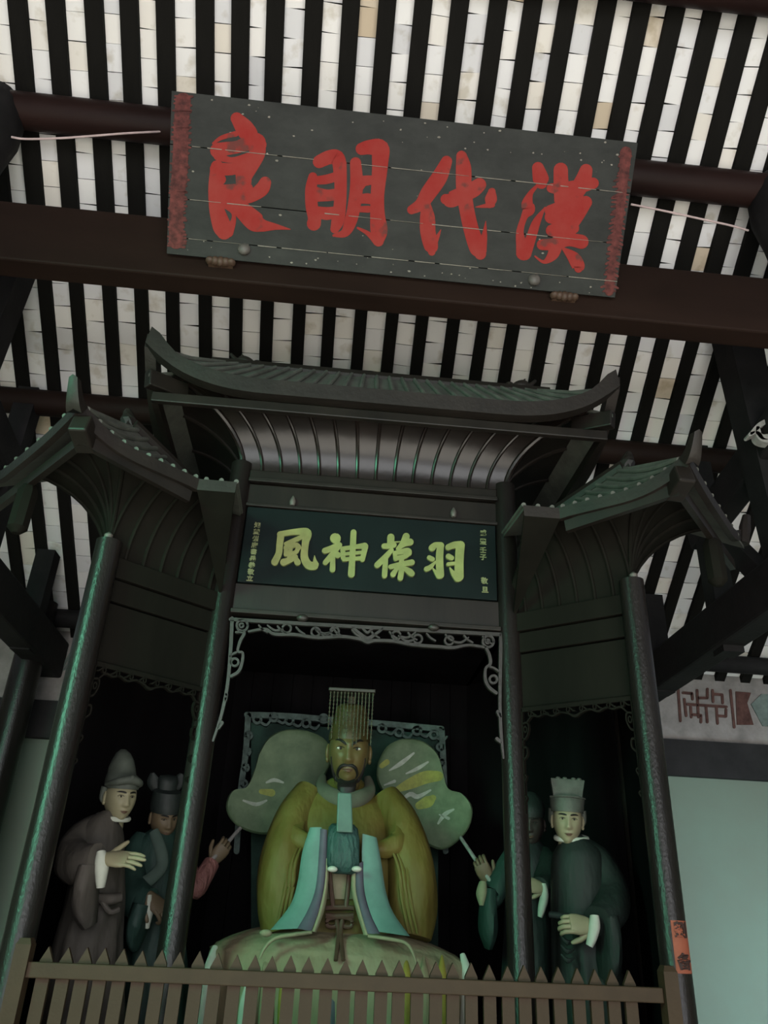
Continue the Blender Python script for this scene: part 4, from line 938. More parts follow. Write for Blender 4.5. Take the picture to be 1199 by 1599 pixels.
# wide sleeves either side
for s in (-1, 1):
    P_ = lambda px, py, Y: at(px if s < 0 else 1084-px, py+(0 if s < 0 else 8), Y)
    sl = MB(); sl.sweep([P_(482, 1240, 4.64), P_(462, 1274, 4.57), P_(447, 1325, 4.50), P_(441, 1372, 4.46), P_(442, 1415, 4.45), P_(446, 1456, 4.43)], [(.09, .10), (.105, .13), (.122, .15), (.132, .15), (.132, .14), (.115, .11)], 26, (0, 1, 0), 6, .02, 5)
    sl.build('sleeve', M['yellow'], emp, True, 60)
    fo = MB(); fo.sweep([P_(468, 1285, 4.48), P_(462, 1306, 4.41), P_(486, 1318, 4.36), P_(508, 1316, 4.34)], [(.045, .05), (.052, .055), (.042, .046), (.028, .03)], 16, (0, 0, 1), 6, .06, 5)
    fo.build('forearm_sleeve', M['yellow'], emp, True, 60)
    for k in range(3):
        fd = MB(); fd.tube(smooth_path([P_(462+k*5, 1318, 4.40-.02*k), P_(449+k*6, 1350, 4.335-.006*k), P_(444+k*6, 1395, 4.315), P_(432+k*7, 1450, 4.315)], 5), [.004, .012, .013, .006], 8); fd.build('sleeve_fold', M['yellow'], emp)
# front borders of the sleeves
def rb(name, m, L_, R_, par=emp, th=.014): return ribbon(L_, R_, thick=th).build(name, M[m], par, True, 60)
rb('sleeve_border', 'aqua', [(484, 1292, 4.27), (472, 1330, 4.26), (464, 1380, 4.26), (452, 1415, 4.24), (422, 1452, 4.20)], [(502, 1292, 4.25), (499, 1330, 4.24), (494, 1385, 4.23), (482, 1420, 4.21), (466, 1450, 4.18)])
rb('sleeve_edge', 'violet', [(500, 1294, 4.248), (498, 1330, 4.238), (493, 1385, 4.228), (481, 1420, 4.208), (464, 1450, 4.178)], [(511, 1296, 4.24), (510, 1340, 4.235), (506, 1385, 4.225), (498, 1420, 4.205), (486, 1454, 4.175)])
rb('sleeve_lining', 'cream', [(508, 1340, 4.238), (506, 1380, 4.232), (498, 1420, 4.21), (487, 1454, 4.18)], [(514, 1342, 4.25), (512, 1385, 4.245), (507, 1420, 4.23), (494, 1456, 4.19)])
rb('sleeve_border', 'aqua', [(566, 1302, 4.25), (565, 1340, 4.24), (568, 1385, 4.23), (578, 1425, 4.21), (592, 1455, 4.18)], [(588, 1308, 4.27), (595, 1345, 4.26), (602, 1390, 4.26), (614, 1425, 4.24), (640, 1462, 4.20)])
rb('sleeve_edge', 'violet', [(556, 1350, 4.235), (556, 1390, 4.225), (564, 1425, 4.205), (574, 1458, 4.175)], [(567, 1345, 4.238), (569, 1390, 4.228), (579, 1428, 4.208), (594, 1458, 4.178)])
rb('sleeve_lining', 'cream', [(549, 1350, 4.25), (549, 1390, 4.245), (557, 1425, 4.23), (568, 1460, 4.19)], [(556, 1350, 4.24), (557, 1390, 4.235), (565, 1427, 4.21), (576, 1460, 4.18)])
hm = MB(); hm.tube(smooth_path([at(486, 1456, 4.17), at(455, 1460, 4.14), at(428, 1466, 4.13), at(412, 1482, 4.12), at(405, 1498, 4.11)], 5), [.012, .014, .013, .012, .006], 10, flat=.7); hm.ell(at(415, 1457, 4.15), (.03, .02, .016), 12, 8); hm.build('sleeve_hem', M['cream'], emp)
hm = MB(); hm.tube(smooth_path([at(575, 1462, 4.17), at(605, 1466, 4.14), at(632, 1472, 4.13), at(644, 1486, 4.12), at(650, 1505, 4.11)], 5), [.012, .014, .013, .012, .006], 10, flat=.7); hm.build('sleeve_hem', M['cream'], emp)
# lap drapery folds and white side hems
for px, m_ in ((415, 'lap'), (445, 'yellowfold'), (478, 'lap'), (520, 'violet'), (545, 'lap'), (570, 'violet'), (607, 'yellowfold'), (634, 'yellowfold'), (662, 'lap'), (690, 'yellowfold')):
    MB().tube(smooth_path([at(px, 1492, 4.26), at(px, 1522, 4.185), at(px-1, 1570, 4.165), at(px-2, 1640, 4.16), at(px-3, 1740, 4.16)], 5), [.004, .022, .030, .034, .034], 10, (0, 1, 0), flat=.9).build('lap_fold', M[m_], emp)
for pts, r_ in (([(336, 1478, 4.42), (328, 1510, 4.36), (322, 1550, 4.33), (316, 1600, 4.32), (312, 1700, 4.32)], .028), ([(722, 1490, 4.42), (729, 1520, 4.36), (729, 1560, 4.33), (727, 1600, 4.32), (726, 1700, 4.32)], .026)):
    MB().tube(smooth_path([at(*p) for p in pts], 5), [r_*.5, r_, r_*1.05, r_, r_], 12, (0, 1, 0), flat=.7).build('white_hem', M['white'], emp)
for pts in ([(398, 1500, 4.12), (388, 1535, 4.10), (380, 1575, 4.10), (376, 1640, 4.10)], [(702, 1535, 4.16), (708, 1565, 4.15), (714, 1640, 4.15)]):
    MB().tube(smooth_path([at(*p) for p in pts], 5), [.006, .014, .02, .02], 10, (0, 1, 0), flat=.5).build('white_hem', M['white'], emp)
# belt, front panel, cloth over the hands and tablet
bp_ = MB(); bp_.grid(6, 6, lambda u, v: at(508+44*u, 1338+66*v, 4.36-.02*math.sin(u*math.pi)), (0, .02, 0)); bp_.build('front_panel', M['cream'], emp)
for s in (-1, 1):
    q = lambda px, py, Y=4.30: at(px if s < 0 else 1060-px, py, Y)
    t = MB(); t.tube(smooth_path([q(513, 1352), q(517, 1390), q(520, 1416)], 5), .012, 8); t.tube(smooth_path([q(508, 1418), q(520, 1417), q(530, 1417)], 4), .012, 8); t.tube(smooth_path([q(508, 1430), q(520, 1431), q(530, 1431)], 4), .014, 8)
    t.tube(smooth_path([q(528, 1432), q(512, 1436), q(512, 1446), q(524, 1446), q(526, 1436)], 5), .010, 8); t.tube(smooth_path([q(526, 1436), q(528, 1460, 4.26), q(524, 1500, 4.14)], 5), .010, 8, flat=.6)
    t.build('belt_cord', M['belt'], emp)
R = []
for px0, px1, py, Y, d_ in ((518, 553, 1287, 4.27, .03), (513, 559, 1293, 4.25, .045), (511, 561, 1310, 4.24, .055), (510, 561, 1335, 4.235, .06), (510, 561, 1352, 4.235, .055), (514, 558, 1361, 4.24, .045), (522, 552, 1365, 4.25, .02)):
    a = at(px0, py, Y); c = at(px1, py, Y); m_ = (a+c)/2; hw = (c-a).length/2
    R.append([V((m_.x+hw*math.copysign(abs(math.cos(t))**.7, math.cos(t)), Y+d_*math.sin(t)*(1+.08*math.sin(9*t)), m_.z)) for t in [2*math.pi*k/28 for k in range(28)]])
cl = MB().rings(R); cl.build('hand_cloth', M['cloth'], emp, True, 60)
for px in (519, 557):
    c = at(px, 1357, 4.175); MB().ell(c, (.026, .02, .014), 14, 10).build('cuff', M['white'], emp)
    c2 = c+V((.05 if px < 540 else -.05, .065, .07)); mx = basis(c2, (.75 if px < 540 else -.75, -.1, .55), (0, -.9, .3))
    hand(emp, mx, 'skin_gold', (.9, 1.0, 1.05, 1.1), sc=.5, side=1 if px < 540 else -1)
tb = MB(); A = at(538, 1238, 4.20); B_ = at(538, 1300, 4.17)
tb.hexa([B_+V((-.042, -.012, 0)), B_+V((.042, -.012, 0)), B_+V((.042, .012, 0)), B_+V((-.042, .012, 0)), A+V((-.036, -.012, 0)), A+V((.036, -.012, 0)), A+V((.036, .012, 0)), A+V((-.036, .012, 0))])
tb.build('tablet', M['tablet'], emp, False, bevel=.008)
# collar, head, beard, crown
co = MB(); co.sweep([at(504, 1212, 4.64), at(503, 1228, 4.56), at(518, 1242, 4.49), at(543, 1250, 4.465), at(566, 1244, 4.49), at(577, 1232, 4.56), at(574, 1214, 4.64)], [(.02, .012), (.035, .016), (.042, .018), (.045, .018), (.042, .018), (.035, .016), (.02, .012)], 12, (0, 1, 0)); co.build('collar', M['collar'], emp, True, 60)
HS = 1.52
ch_ = at(545, 1172, 4.52); hmx = head_matrix(ch_+V((0, .02, -.01)), -.05, .10, 0, HS)
eh = head(emp, hmx, 'skin_gold', stern=1.0)
def hp(x, z, o=.0): return hmx @ V((x, ffy(x, z)-o, z))
for s in (-1, 1):
    MB().tube(smooth_path([hp(0, -.050, .002), hp(s*.016, -.050, .002), hp(s*.030, -.060, .002), hp(s*.036, -.078, .001), hp(s*.030, -.092, .001)], 4), [.006, .010, .009, .008, .003], 8).build('moustache', M['blackpaint'], eh)
    MB().tube(smooth_path([hp(s*.062, -.02, .001), hp(s*.056, -.06, .001), hp(s*.040, -.094, .001), hp(s*.018, -.106, .0)], 4), [.004, .010, .014, .014], 8).build('beard_side', M['blackpaint'], eh)
MB().sweep([hp(0, -.100, -.004), hp(0, -.108, -.004)+V((0, 0, -.02)), hp(0, -.11, .004)+V((0, 0, -.07)), hp(0, -.11, .006)+V((0, 0, -.12))], [(.05, .025), (.052, .024), (.04, .02), (.015, .008)], 14, (0, 1, 0)).build('beard', M['blackpaint'], eh)
def hl(x, y, z): return hmx @ V((x, y, z))
cr = MB(); R = []
for z, rx, ry in ((.040, .079, .098), (.060, .080, .098), (.085, .074, .088), (.14, .062, .072), (.165, .058, .066), (.176, .045, .05), (.18, .01, .01)):
    R.append([hl(rx*math.cos(a), ry*math.sin(a)+.004, z) for a in [2*math.pi*k/28 for k in range(28)]])
cr.rings(R); cr.build('crown', M['crown'], emp, True, 60)
bd = MB(); R = []
for a in range(28): pass
bb_ = MB(); w = .094
bb_.rings([[hl(x, y, z) for x, y in ((-.086, -.150), (.086, -.150), (.078, .13), (-.078, .13))] for z in (.206, .218)]); ob = bb_.build('crown_board', M['crownboard'], emp, False, bevel=.004)
bb_ = MB(); bb_.rings([[hl(x, y, z) for x, y in ((-.012, -.01), (.012, -.01), (.012, .02), (-.012, .02))] for z in (.17, .208)]); bb_.build('crown_stem', M['crown'], emp, False)
sb = MB()
for k in range(13):
    x = -.078+.156*k/12; dr = .175+.02*math.sin(k*1.1) if k > 4 else .14+.03*(k % 2)
    if k in (2, 4, 6): dr = .12
    sb.tube([hl(x, -.142, .206), hl(x, -.142, .206-dr*.5), hl(x, -.142+.002*math.sin(k), .206-dr)], .0022 if k < 7 else .003, 5)
    for j in range(int(dr/.014)): sb.ell(hl(x, -.142, .200-j*.014), (.0062, .0062, .0052), 6, 4)
sb.build('bead_strings', M['bead'], emp)

# ---- throne screen behind the emperor ----
ts = thing('throne_screen', 'faded teal carved screen standing behind the seated statue', 'screen', (CX, 5.3, .95))
TY = 5.28
def tsb(px, py, h=0): return at(px, py, TY)+V((0, -h, 0))
MB().prism([tsb(392, 1128), tsb(684, 1146), tsb(684, 1560), tsb(392, 1560)], (0, .03, 0)).build('panel', M['teal_screen'], ts, False)
ss = [[(386, 1118, 9), (450, 1120, 9), (520, 1126, 9), (600, 1132, 9), (688, 1140, 9)], [(388, 1118, 9), (384, 1180, 9), (376, 1240, 9), (370, 1330, 9)], [(688, 1140, 9), (692, 1220, 9), (694, 1330, 9)]]
for px, py in ((402, 1122), (428, 1119), (452, 1124), (478, 1128), (505, 1121), (596, 1136), (622, 1142), (650, 1140), (676, 1146)): ss.append(ring(px, py+3, 6, 4, 30, 380)); ss.append([(px+6, py+8, 4), (px+14, py+12, 4), (px+20, py+6, 3)])
for py in (1150, 1175, 1200, 1225, 1250): ss.append(ring(389-(py-1150)*.1, py, 5, 4, 0, 330)); ss.append(ring(686+(py-1150)*.03, py+18, 5, 4, 0, 330))
bb = MB()
for s_ in ss: bb.brush(s_, tsb, .04, 5, 4)
bb.build('carved_border', M['teal_carve'], ts)
MB().box(CX-.7, CX+.75, 5.24, 5.36, .95, 1.25).build('base', M['inside'], ts, False)

# ---- standing attendants ----
def attendant(name, label, loc_px, Y):
    t = thing(name, label, 'statue', (at(*loc_px, Y).x, Y, .952), 'standing attendants inside the shrine'); return t
def floor_py(px, Y):                                       # pixel height of the platform top below a point
    p = at(px, 1400, Y); return proj((p.x, Y, .953))[1]
def collar_ring(c, rx, ry, r_, m, par, tilt=0.0, zrot=0.0):
    R = Matrix.Rotation(zrot, 3, 'Z') @ Matrix.Rotation(tilt, 3, 'X')
    MB().tube([c+R @ V((rx*math.cos(a), ry*math.sin(a), 0)) for a in [2*math.pi*k/24 for k in range(25)]], r_, 8).build('collar', M[m], par)

# 1 brown robe, pointing, left bay
Y1 = 4.22
t1 = attendant('attendant_statue', 'standing statue in brown robe with tall grey hat gesturing with open hand', (140, 1400), Y1)
fp = floor_py(120, Y1)
rows = [(50, 196, fp, Y1, .19, .06, 9, 0), (58, 194, 1640, Y1, .185, .06, 9, 0), (72, 190, 1540, Y1, .18, .05, 9, .2), (90, 190, 1460, Y1, .17, .035, 9, .4), (106, 194, 1400, Y1, .16, .025, 8, .6), (112, 194, 1360, Y1, .15, .012, 8, .6), (116, 194, 1325, Y1, .145, .008, 8, .6), (126, 192, 1297, Y1, .13, .004, 8, .6), (145, 186, 1278, Y1, .10, 0, 8, .6), (160, 184, 1268, Y1, .07, 0, 8, .6)]
robe(rows, 56).build('robe', M['brownrobe'], t1, True, 60)
sl = MB(); sl.sweep([at(160, 1287, Y1), at(135, 1306, Y1-.04), at(113, 1338, Y1-.12), at(128, 1350, Y1-.22), at(152, 1347, Y1-.28)], [(.06, .06), (.075, .085), (.08, .10), (.08, .09), (.06, .085)], 18, (0, 0, 1), 6, .03, 6); sl.build('sleeve', M['brownrobe'], t1, True, 60)
sl = MB(); sl.sweep([at(140, 1352, Y1-.24), at(135, 1385, Y1-.24), at(134, 1420, Y1-.24), at(140, 1446, Y1-.23)], [(.05, .10), (.05, .125), (.05, .12), (.03, .07)], 18, (0, 1, 0), 6, .04, 6); sl.build('hanging_sleeve', M['brownrobe'], t1, True, 60)
cf = MB(); cf.sweep([at(158, 1330, Y1-.28), at(159, 1348, Y1-.285), at(158, 1370, Y1-.285), at(157, 1386, Y1-.28)], [(.02, .030), (.032, .034), (.026, .030), (.018, .024)], 14, (0, 1, 0)); cf.build('cuff', M['white'], t1, True, 60)
hand(t1, basis(at(181, 1341, Y1-.29), (.96, -.15, -.02), (-.05, -.75, .65)), 'skin_pale', (.16, .10, .2, .3), (.55, -.85, .15), 1.12, -1, -.1)
bl_ = MB(); bl_.sweep([at(150, 1402, Y1-.165), at(172, 1404, Y1-.18), at(190, 1401, Y1-.165)], [(.02, .02), (.025, .028), (.02, .02)], 12, (0, 1, 0)); bl_.tube(smooth_path([at(160, 1408, Y1-.185), at(172, 1424, Y1-.19), at(186, 1420, Y1-.175)], 4), .012, 8); bl_.build('belt', M['brownrobe'], t1)
hx = head_matrix(at(187, 1246, Y1-.02), .62, .10, -.06, .96)
h1 = head(t1, hx, 'skin_pale', white=False)
collar_ring(at(177, 1276, Y1-.0), .075, .07, .012, 'white', t1, .22, .5)
ht = MB()
def H(mx): return lambda x, y, z: mx @ V((x, y, z))
q = H(hx); R = []
for z, rx, ry, oy, ox in ((.045, .083, .104, .004, 0), (.065, .087, .108, .006, 0), (.09, .084, .104, .012, 0), (.112, .078, .095, .018, 0), (.118, .072, .088, .026, 0), (.15, .068, .082, .034, 0), (.19, .055, .070, .042, 0), (.225, .036, .048, .054, 0), (.245, .012, .018, .062, 0)):
    R.append([q(rx*math.cos(a)*(1+.03*math.sin(3*a+z*40)), ry*math.sin(a)+oy, z) for a in [2*math.pi*k/28 for k in range(28)]])
ht.rings(R); ht.tube(smooth_path([q(-.085, .0, .062), q(-.06, -.082, .078), q(0, -.110, .092), q(.06, -.082, .078), q(.085, 0, .062)], 5), [.010, .018, .022, .018, .010], 10); ht.ell(q(0, -.115, .10), (.016, .016, .016), 10, 8)
ht.sweep([q(-.075, .03, .05), q(-.08, .035, .0), q(-.07, .04, -.02)], [(.02, .03), (.014, .03), (.008, .02)], 10, (0, 1, 0)); ht.sweep([q(.075, .03, .05), q(.08, .035, .0), q(.07, .04, -.02)], [(.02, .03), (.014, .03), (.008, .02)], 10, (0, 1, 0))
ht.build('hat', M['hat_grey'], t1, True, 60)

# 2 teal robe, left bay, holds the left fan
Y2 = 4.62
t2 = attendant('attendant_statue', 'standing statue in teal robe with black winged hat looking down beside the left post', (245, 1400), Y2)
fp = floor_py(235, Y2)
rows = [(170, 300, fp, Y2, .20, .06, 9, 0), (178, 296, 1600, Y2, .19, .06, 9, 0), (190, 290, 1500, Y2, .18, .05, 9, .3), (198, 286, 1430, Y2, .165, .015, 9, .5), (204, 284, 1370, Y2, .15, .01, 8, .5), (206, 282, 1335, Y2, .14, .006, 8, .5), (216, 280, 1312, Y2, .12, .003, 8, .5), (236, 276, 1296, Y2, .09, 0, 8, .5), (248, 272, 1288, Y2, .06, 0, 8, .5)]
robe(rows, 56).build('robe', M['tealrobe'], t2, True, 60)
sl = MB(); sl.sweep([at(226, 1312, Y2-.02), at(208, 1345, Y2-.08), at(206, 1390, Y2-.16), at(222, 1412, Y2-.24), at(236, 1414, Y2-.28)], [(.06, .07), (.075, .085), (.08, .09), (.07, .09), (.055, .08)], 18, (0, 0, 1), 6, .03, 6); sl.build('sleeve', M['tealrobe'], t2, True, 60)
sl = MB(); sl.sweep([at(224, 1412, Y2-.26), at(216, 1440, Y2-.26), at(212, 1465, Y2-.26), at(212, 1482, Y2-.25)], [(.05, .10), (.05, .12), (.04, .11), (.02, .05)], 18, (0, 1, 0), 6, .04, 6); sl.build('hanging_sleeve', M['tealrobe'], t2, True, 60)
cf = MB(); cf.sweep([at(234, 1398, Y2-.30), at(234, 1418, Y2-.305), at(232, 1434, Y2-.30), at(230, 1449, Y2-.29)], [(.012, .02), (.020, .026), (.016, .022), (.01, .014)], 14, (0, 1, 0)); cf.build('cuff', M['white'], t2, True, 60)
hand(t2, basis(at(244, 1411, Y2-.30), (.7, -.2, -.55), (.45, -.75, .45)), 'skin_tan', (1.0, 1.05, 1.1, 1.1), (.6, -.6, -.4), 1.1, 1, .4)
tm = MB(); tm.sweep([at(240, 1298, Y2-.12), at(250, 1325, Y2-.165), at(253, 1350, Y2-.175), at(240, 1368, Y2-.19), at(222, 1380, Y2-.20), at(208, 1383, Y2-.17)], [(.026, .012), (.03, .012), (.03, .012), (.03, .012), (.03, .012), (.02, .01)], 12, (0, 1, 0)); tm.build('robe_trim', M['tealtrim'], t2, True, 60)
sl = MB(); sl.sweep([at(272, 1318, Y2), at(288, 1350, Y2), at(302, 1388, Y2-.02), at(318, 1368, Y2+.02), at(330, 1348, Y2+.06)], [(.055, .06), (.06, .07), (.055, .065), (.05, .06), (.045, .05)], 16, (0, 1, 0)); sl.build('raised_sleeve', M['pink'], t2, True, 60)
hL = at(341, 1334, Y2+.10)
hand(t2, basis(hL, (.55, -.1, .75), (.3, -.9, -.1)), 'skin_tan', (.9, 1.0, 1.05, 1.1), (.6, -.6, -.4), 1.05, -1, .5)
hx = head_matrix(at(256, 1277, Y2-.05), .55, .28, -.10, .94)
head(t2, hx, 'skin_tan', white=False)
q = H(hx); ht = MB(); R = []
for z, rx, ry, oy in ((.035, .082, .102, .004), (.06, .085, .106, .006), (.10, .084, .102, .01), (.145, .080, .09, .014), (.155, .055, .05, .03), (.20, .060, .055, .035), (.225, .05, .04, .04), (.232, .01, .01, .04)):
    R.append([q(rx*math.cos(a), ry*math.sin(a)+oy, z) for a in [2*math.pi*k/28 for k in range(28)]])
ht.rings(R)
for s in (-1, 1): ht.sweep([q(s*.05, .06, .15), q(s*.075, .07, .19), q(s*.09, .07, .235)], [(.03, .012), (.035, .012), (.012, .006)], 10, (0, 1, 0))
ht.build('hat', M['hat_black'], t2, True, 60)

# 3 green grey robe, right bay
Y3 = 4.22
t3 = attendant('attendant_statue', 'standing statue in green grey robe with square hat gripping its belt', (910, 1400), Y3)
fp = floor_py(915, Y3)
rows = [(862, 985, fp, Y3, .19, .06, 9, 0), (866, 978, 1620, Y3, .185, .06, 9, 0), (866, 970, 1540, Y3, .18, .05, 9, .3), (864, 960, 1470, Y3, .17, .03, 9, .5), (862, 950, 1430, Y3, .165, .008, 8, .5), (862, 948, 1390, Y3, .16, .006, 8, .5), (862, 946, 1355, Y3, .15, .005, 8, .5), (866, 940, 1332, Y3, .135, .003, 8, .5), (874, 925, 1316, Y3, .10, 0, 8, .5), (876, 908, 1304, Y3, .065, 0, 8, .5)]
robe(rows, 56).build('robe', M['greenrobe'], t3, True, 60)
sl = MB(); sl.sweep([at(906, 1325, Y3), at(934, 1347, Y3-.03), at(955, 1392, Y3-.10), at(950, 1425, Y3-.18), at(932, 1438, Y3-.24)], [(.065, .075), (.075, .085), (.08, .09), (.085, .095), (.065, .08)], 18, (0, 1, 0), 6, .03, 6); sl.build('sleeve', M['greenrobe'], t3, True, 60)
sl = MB(); sl.sweep([at(945, 1430, Y3-.20), at(950, 1465, Y3-.20), at(950, 1505, Y3-.20), at(944, 1528, Y3-.19)], [(.05, .11), (.05, .115), (.05, .10), (.03, .06)], 18, (0, 1, 0), 6, .04, 6); sl.build('hanging_sleeve', M['greenrobe'], t3, True, 60)
cf = MB(); cf.sweep([at(928, 1430, Y3-.27), at(928, 1446, Y3-.275), at(924, 1465, Y3-.27), at(920, 1477, Y3-.265)], [(.020, .026), (.026, .030), (.022, .028), (.016, .022)], 14, (0, 1, 0)); cf.build('cuff', M['white'], t3, True, 60)
hand(t3, basis(at(907, 1444, Y3-.255), (-.95, -.15, .05), (0, -.9, .35)), 'skin_pale', (.75, .8, .85, .9), (.6, -.5, -.4), 1.15, -1, .4)
be = MB(); be.sweep([at(858, 1428, Y3-.155), at(880, 1431, Y3-.185), at(910, 1434, Y3-.185), at(940, 1437, Y3-.15)], [(.014, .02), (.016, .026), (.016, .026), (.014, .02)], 12, (0, 1, 0)); be.build('belt', M['darkrobe'], t3)
fo = MB()
for k in range(3): fo.tube(smooth_path([at(876, 1462+k*14, Y3-.185), at(886, 1472+k*14, Y3-.20), at(896, 1468+k*14, Y3-.19)], 4), [.004, .012, .004], 8)
fo.build('robe_folds', M['greenrobe'], t3)
hx = head_matrix(at(886, 1283, Y3-.03), -.25, .06, .05, .98)
head(t3, hx, 'skin_pale', white=False)
collar_ring(at(892, 1309, Y3-.01), .078, .072, .014, 'white', t3, .20, -.2)
q = H(hx); ht = MB(); R = []
for z, rx, ry, oy in ((.045, .083, .104, .004), (.07, .088, .106, .006), (.11, .092, .10, .008), (.122, .090, .098, .008)):
    R.append([q(rx*math.cos(a), ry*math.sin(a)+oy, z) for a in [2*math.pi*k/28 for k in range(28)]])
ht.rings(R); R = []
for z, sx, sy in ((.118, .074, .055), (.15, .078, .058), (.205, .088, .064), (.21, .086, .060)): R.append([q(x*sx, y*sy+.0, z) for x, y in ((-1, -1), (-.35, -1.1), (.35, -1.1), (1, -1), (1, 1), (-1, 1))])
ht.rings(R)
for x in (-.05, -.015, .03, .06): ht.ell(q(x, -.055, .21), (.014, .014, .010), 10, 6)
ht.tube([q(-.09, -.02, .118), q(-.05, -.09, .120), q(0, -.10, .121), q(.05, -.09, .120), q(.09, -.02, .118)], .005, 6)
for s in (-1, 1): ht.sweep([q(s*.078, .03, .06), q(s*.084, .035, .01), q(s*.078, .04, -.015)], [(.02, .03), (.014, .028), (.008, .018)], 10, (0, 1, 0))
ht.build('hat', M['hat_grey'], t3, True, 60)

# 4 dark robe with dark face behind the right centre post, holds the right fan
Y4 = 4.62
t4 = attendant('attendant_statue', 'dark faced statue half hidden behind the right centre post holding a fan', (815, 1400), Y4)
fp = floor_py(815, Y4)
rows = [(776, 872, fp, Y4, .20, .03, 9, 0), (780, 868, 1600, Y4, .19, .03, 9, 0), (786, 864, 1500, Y4, .17, .02, 9, .3), (788, 860, 1430, Y4, .155, .012, 9, .5), (790, 860, 1380, Y4, .14, .008, 8, .5), (796, 856, 1342, Y4, .12, .005, 8, .5), (806, 848, 1322, Y4, .09, 0, 8, .5), (814, 842, 1312, Y4, .06, 0, 8, .5)]
robe(rows, 48).build('robe', M['darkrobe'], t4, True, 60)
sl = MB(); sl.sweep([at(800, 1340, Y4-.02), at(782, 1370, Y4-.08), at(766, 1402, Y4-.12), at(760, 1390, Y4-.13)], [(.06, .065), (.06, .08), (.06, .08), (.045, .06)], 16, (0, 1, 0)); sl.build('raised_sleeve', M['tealrobe'], t4, True, 60)
sl = MB(); sl.sweep([at(764, 1388, Y4-.13), at(762, 1420, Y4-.13), at(762, 1455, Y4-.13), at(762, 1480, Y4-.12)], [(.04, .07), (.045, .095), (.045, .09), (.02, .05)], 18, (0, 1, 0), 6, .05, 6); sl.build('hanging_sleeve', M['tealrobe'], t4, True, 60)
cf = MB(); cf.sweep([at(754, 1378, Y4-.155), at(752, 1396, Y4-.165), at(752, 1414, Y4-.165)], [(.02, .03), (.03, .036), (.012, .02)], 14, (0, 1, 0)); cf.build('cuff', M['cream'], t4, True, 60)
hR = at(757, 1364, Y4-.10)
hand(t4, basis(hR, (-.45, -.2, .8), (-.2, -.9, -.2)), 'skin_tan', (.9, 1.0, 1.05, 1.1), (.6, -.6, -.4), 1.05, 1, .5)
sl = MB(); sl.sweep([at(848, 1338, Y4-.02), at(856, 1356, Y4-.10), at(850, 1378, Y4-.18), at(842, 1384, Y4-.24)], [(.06, .065), (.07, .08), (.06, .07), (.045, .05)], 16, (0, 1, 0)); sl.build('sleeve', M['greenrobe'], t4, True, 60)
cf = MB(); cf.sweep([at(848, 1380, Y4-.25), at(850, 1398, Y4-.255), at(846, 1418, Y4-.25), at(843, 1432, Y4-.245)], [(.016, .02), (.022, .028), (.020, .026), (.012, .016)], 14, (0, 1, 0)); cf.build('cuff', M['white'], t4, True, 60)
hand(t4, basis(at(836, 1384, Y4-.26), (-.9, -.2, .2), (0, -.9, .35)), 'skin_pale', (.9, .95, 1.0, 1.0), (.6, -.5, -.4), .98, -1, .4)
hx = head_matrix(at(829, 1288, Y4-.03), -.35, .08, 0, .96)
head(t4, hx, 'skin_dark', white=False)
q = H(hx); ht = MB(); R = []
for z, rx, ry, oy in ((.04, .082, .102, .004), (.07, .087, .106, .006), (.11, .084, .098, .01), (.15, .06, .06, .02), (.18, .03, .03, .025), (.186, .008, .008, .025)):
    R.append([q(rx*math.cos(a), ry*math.sin(a)+oy, z) for a in [2*math.pi*k/24 for k in range(24)]])
ht.rings(R); ht.build('hat', M['hat_black'], t4, True, 60)

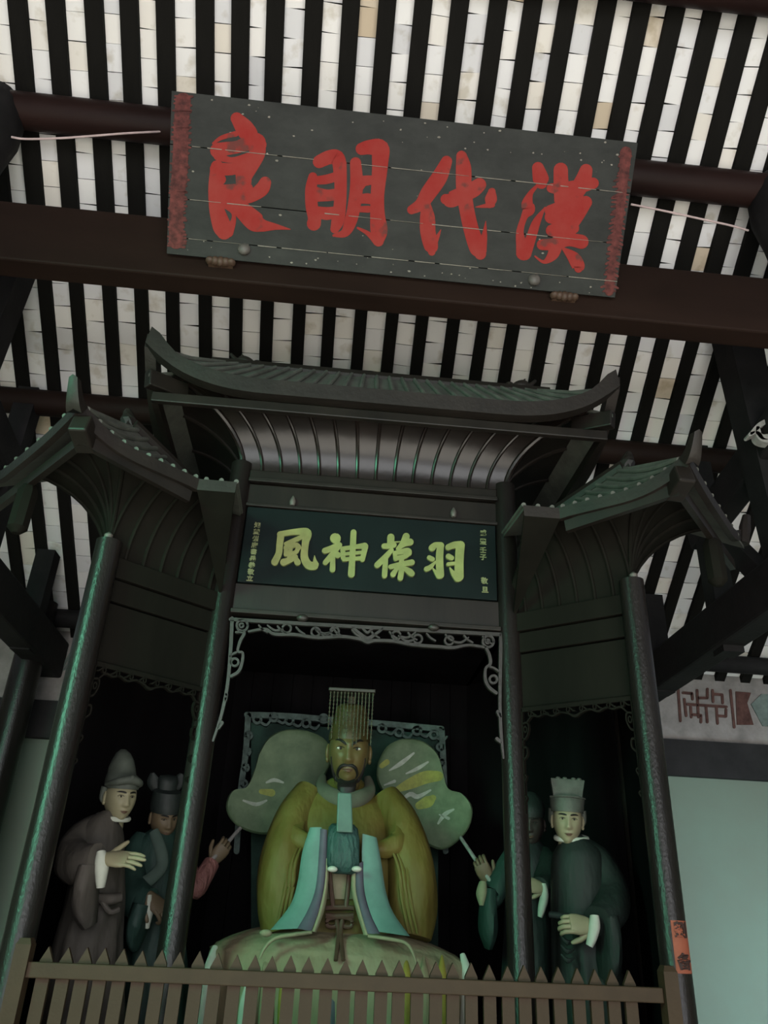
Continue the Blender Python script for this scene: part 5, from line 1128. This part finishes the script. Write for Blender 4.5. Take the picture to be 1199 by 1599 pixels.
# ---- ceremonial fans ----
def fan(lab, outline, Y, pole, clouds, yellows, wedge):
    t = thing('ceremonial_fan', lab, 'fan', at(*pole[-1]), 'ceremonial fans behind the seated statue')
    cx = sum(p[0] for p in outline)/len(outline); cy = sum(p[1] for p in outline)/len(outline)
    O = [V((p.x, p.y, 0)) for p in smooth_path([V((a, c, 0)) for a, c in outline+outline[:1]], 4)][:-1]
    def pt(p, sh, dy): return at(cx+(p.x-cx)*sh, cy+(p.y-cy)*sh, Y)+V((0, dy, 0))
    R = [[pt(p, .96, .022) for p in O], [pt(p, 1.0, .010) for p in O], [pt(p, 1.0, -.010) for p in O], [pt(p, .96, -.022) for p in O], [pt(p, .88, -.020) for p in O], [pt(p, .4, -.022) for p in O]]
    MB().rings(R).build('fan_leaf', M['fan'], t, True, 50)
    for nm, m, ss in (('painted_patch', 'fanyellow', yellows), ('painted_cloud', 'fancloud', clouds)):
        for s_ in ss:
            b = MB(); b.brush(s_, lambda a, c, h: at(a, c, Y-.0225)+V((0, -h, 0)), .001 if m == 'fanyellow' else .002, 5, 4); b.build(nm, M[m], t, False)
    MB().tube([at(*p) for p in pole], .011, 10).build('pole', M['palewood'], t)
    return t
fan('pale green lobed fan on a pole at the left shoulder of the seated statue', [(404, 1178), (420, 1152), (446, 1140), (480, 1142), (510, 1158), (516, 1190), (500, 1222), (470, 1252), (440, 1276), (428, 1298), (410, 1303), (384, 1297), (362, 1282), (353, 1260), (362, 1236), (384, 1230), (396, 1206)], 4.98,
    [(400, 1270, 5.01), (376, 1292, 4.98), (341, 1332, Y2+.10), (318, 1357, Y2+.03)], [[(416, 1222, 3), (428, 1218, 6), (442, 1222, 3)], [(380, 1250, 3), (400, 1256, 6), (416, 1250, 3)]], [[(408, 1236, 8), (424, 1238, 12)]], 1)
fan('pale green lobed fan on a pole at the right shoulder of the seated statue', [(590, 1190), (604, 1166), (630, 1154), (660, 1158), (682, 1176), (692, 1206), (700, 1232), (722, 1240), (737, 1262), (732, 1292), (712, 1316), (690, 1327), (666, 1318), (655, 1298), (646, 1278), (622, 1262), (600, 1240), (588, 1216)], 4.98,
    [(690, 1285, 5.01), (718, 1306, 4.98), (757, 1364, Y4-.10), (772, 1385, Y4-.16)], [[(608, 1203, 2), (626, 1192, 7), (646, 1176, 3)], [(634, 1208, 2), (652, 1200, 6), (668, 1190, 3)], [(624, 1252, 3), (640, 1240, 7), (652, 1244, 7), (672, 1234, 3)], [(600, 1226, 2), (616, 1220, 5)], [(684, 1286, 3), (694, 1272, 7), (708, 1264, 3)], [(686, 1272, 2), (700, 1278, 5)]],
    [[(622, 1232, 10), (640, 1224, 17), (664, 1214, 20), (684, 1212, 16)], [(654, 1258, 12), (668, 1252, 18), (676, 1246, 10)], [(596, 1196, 8), (604, 1190, 9)]], 1)
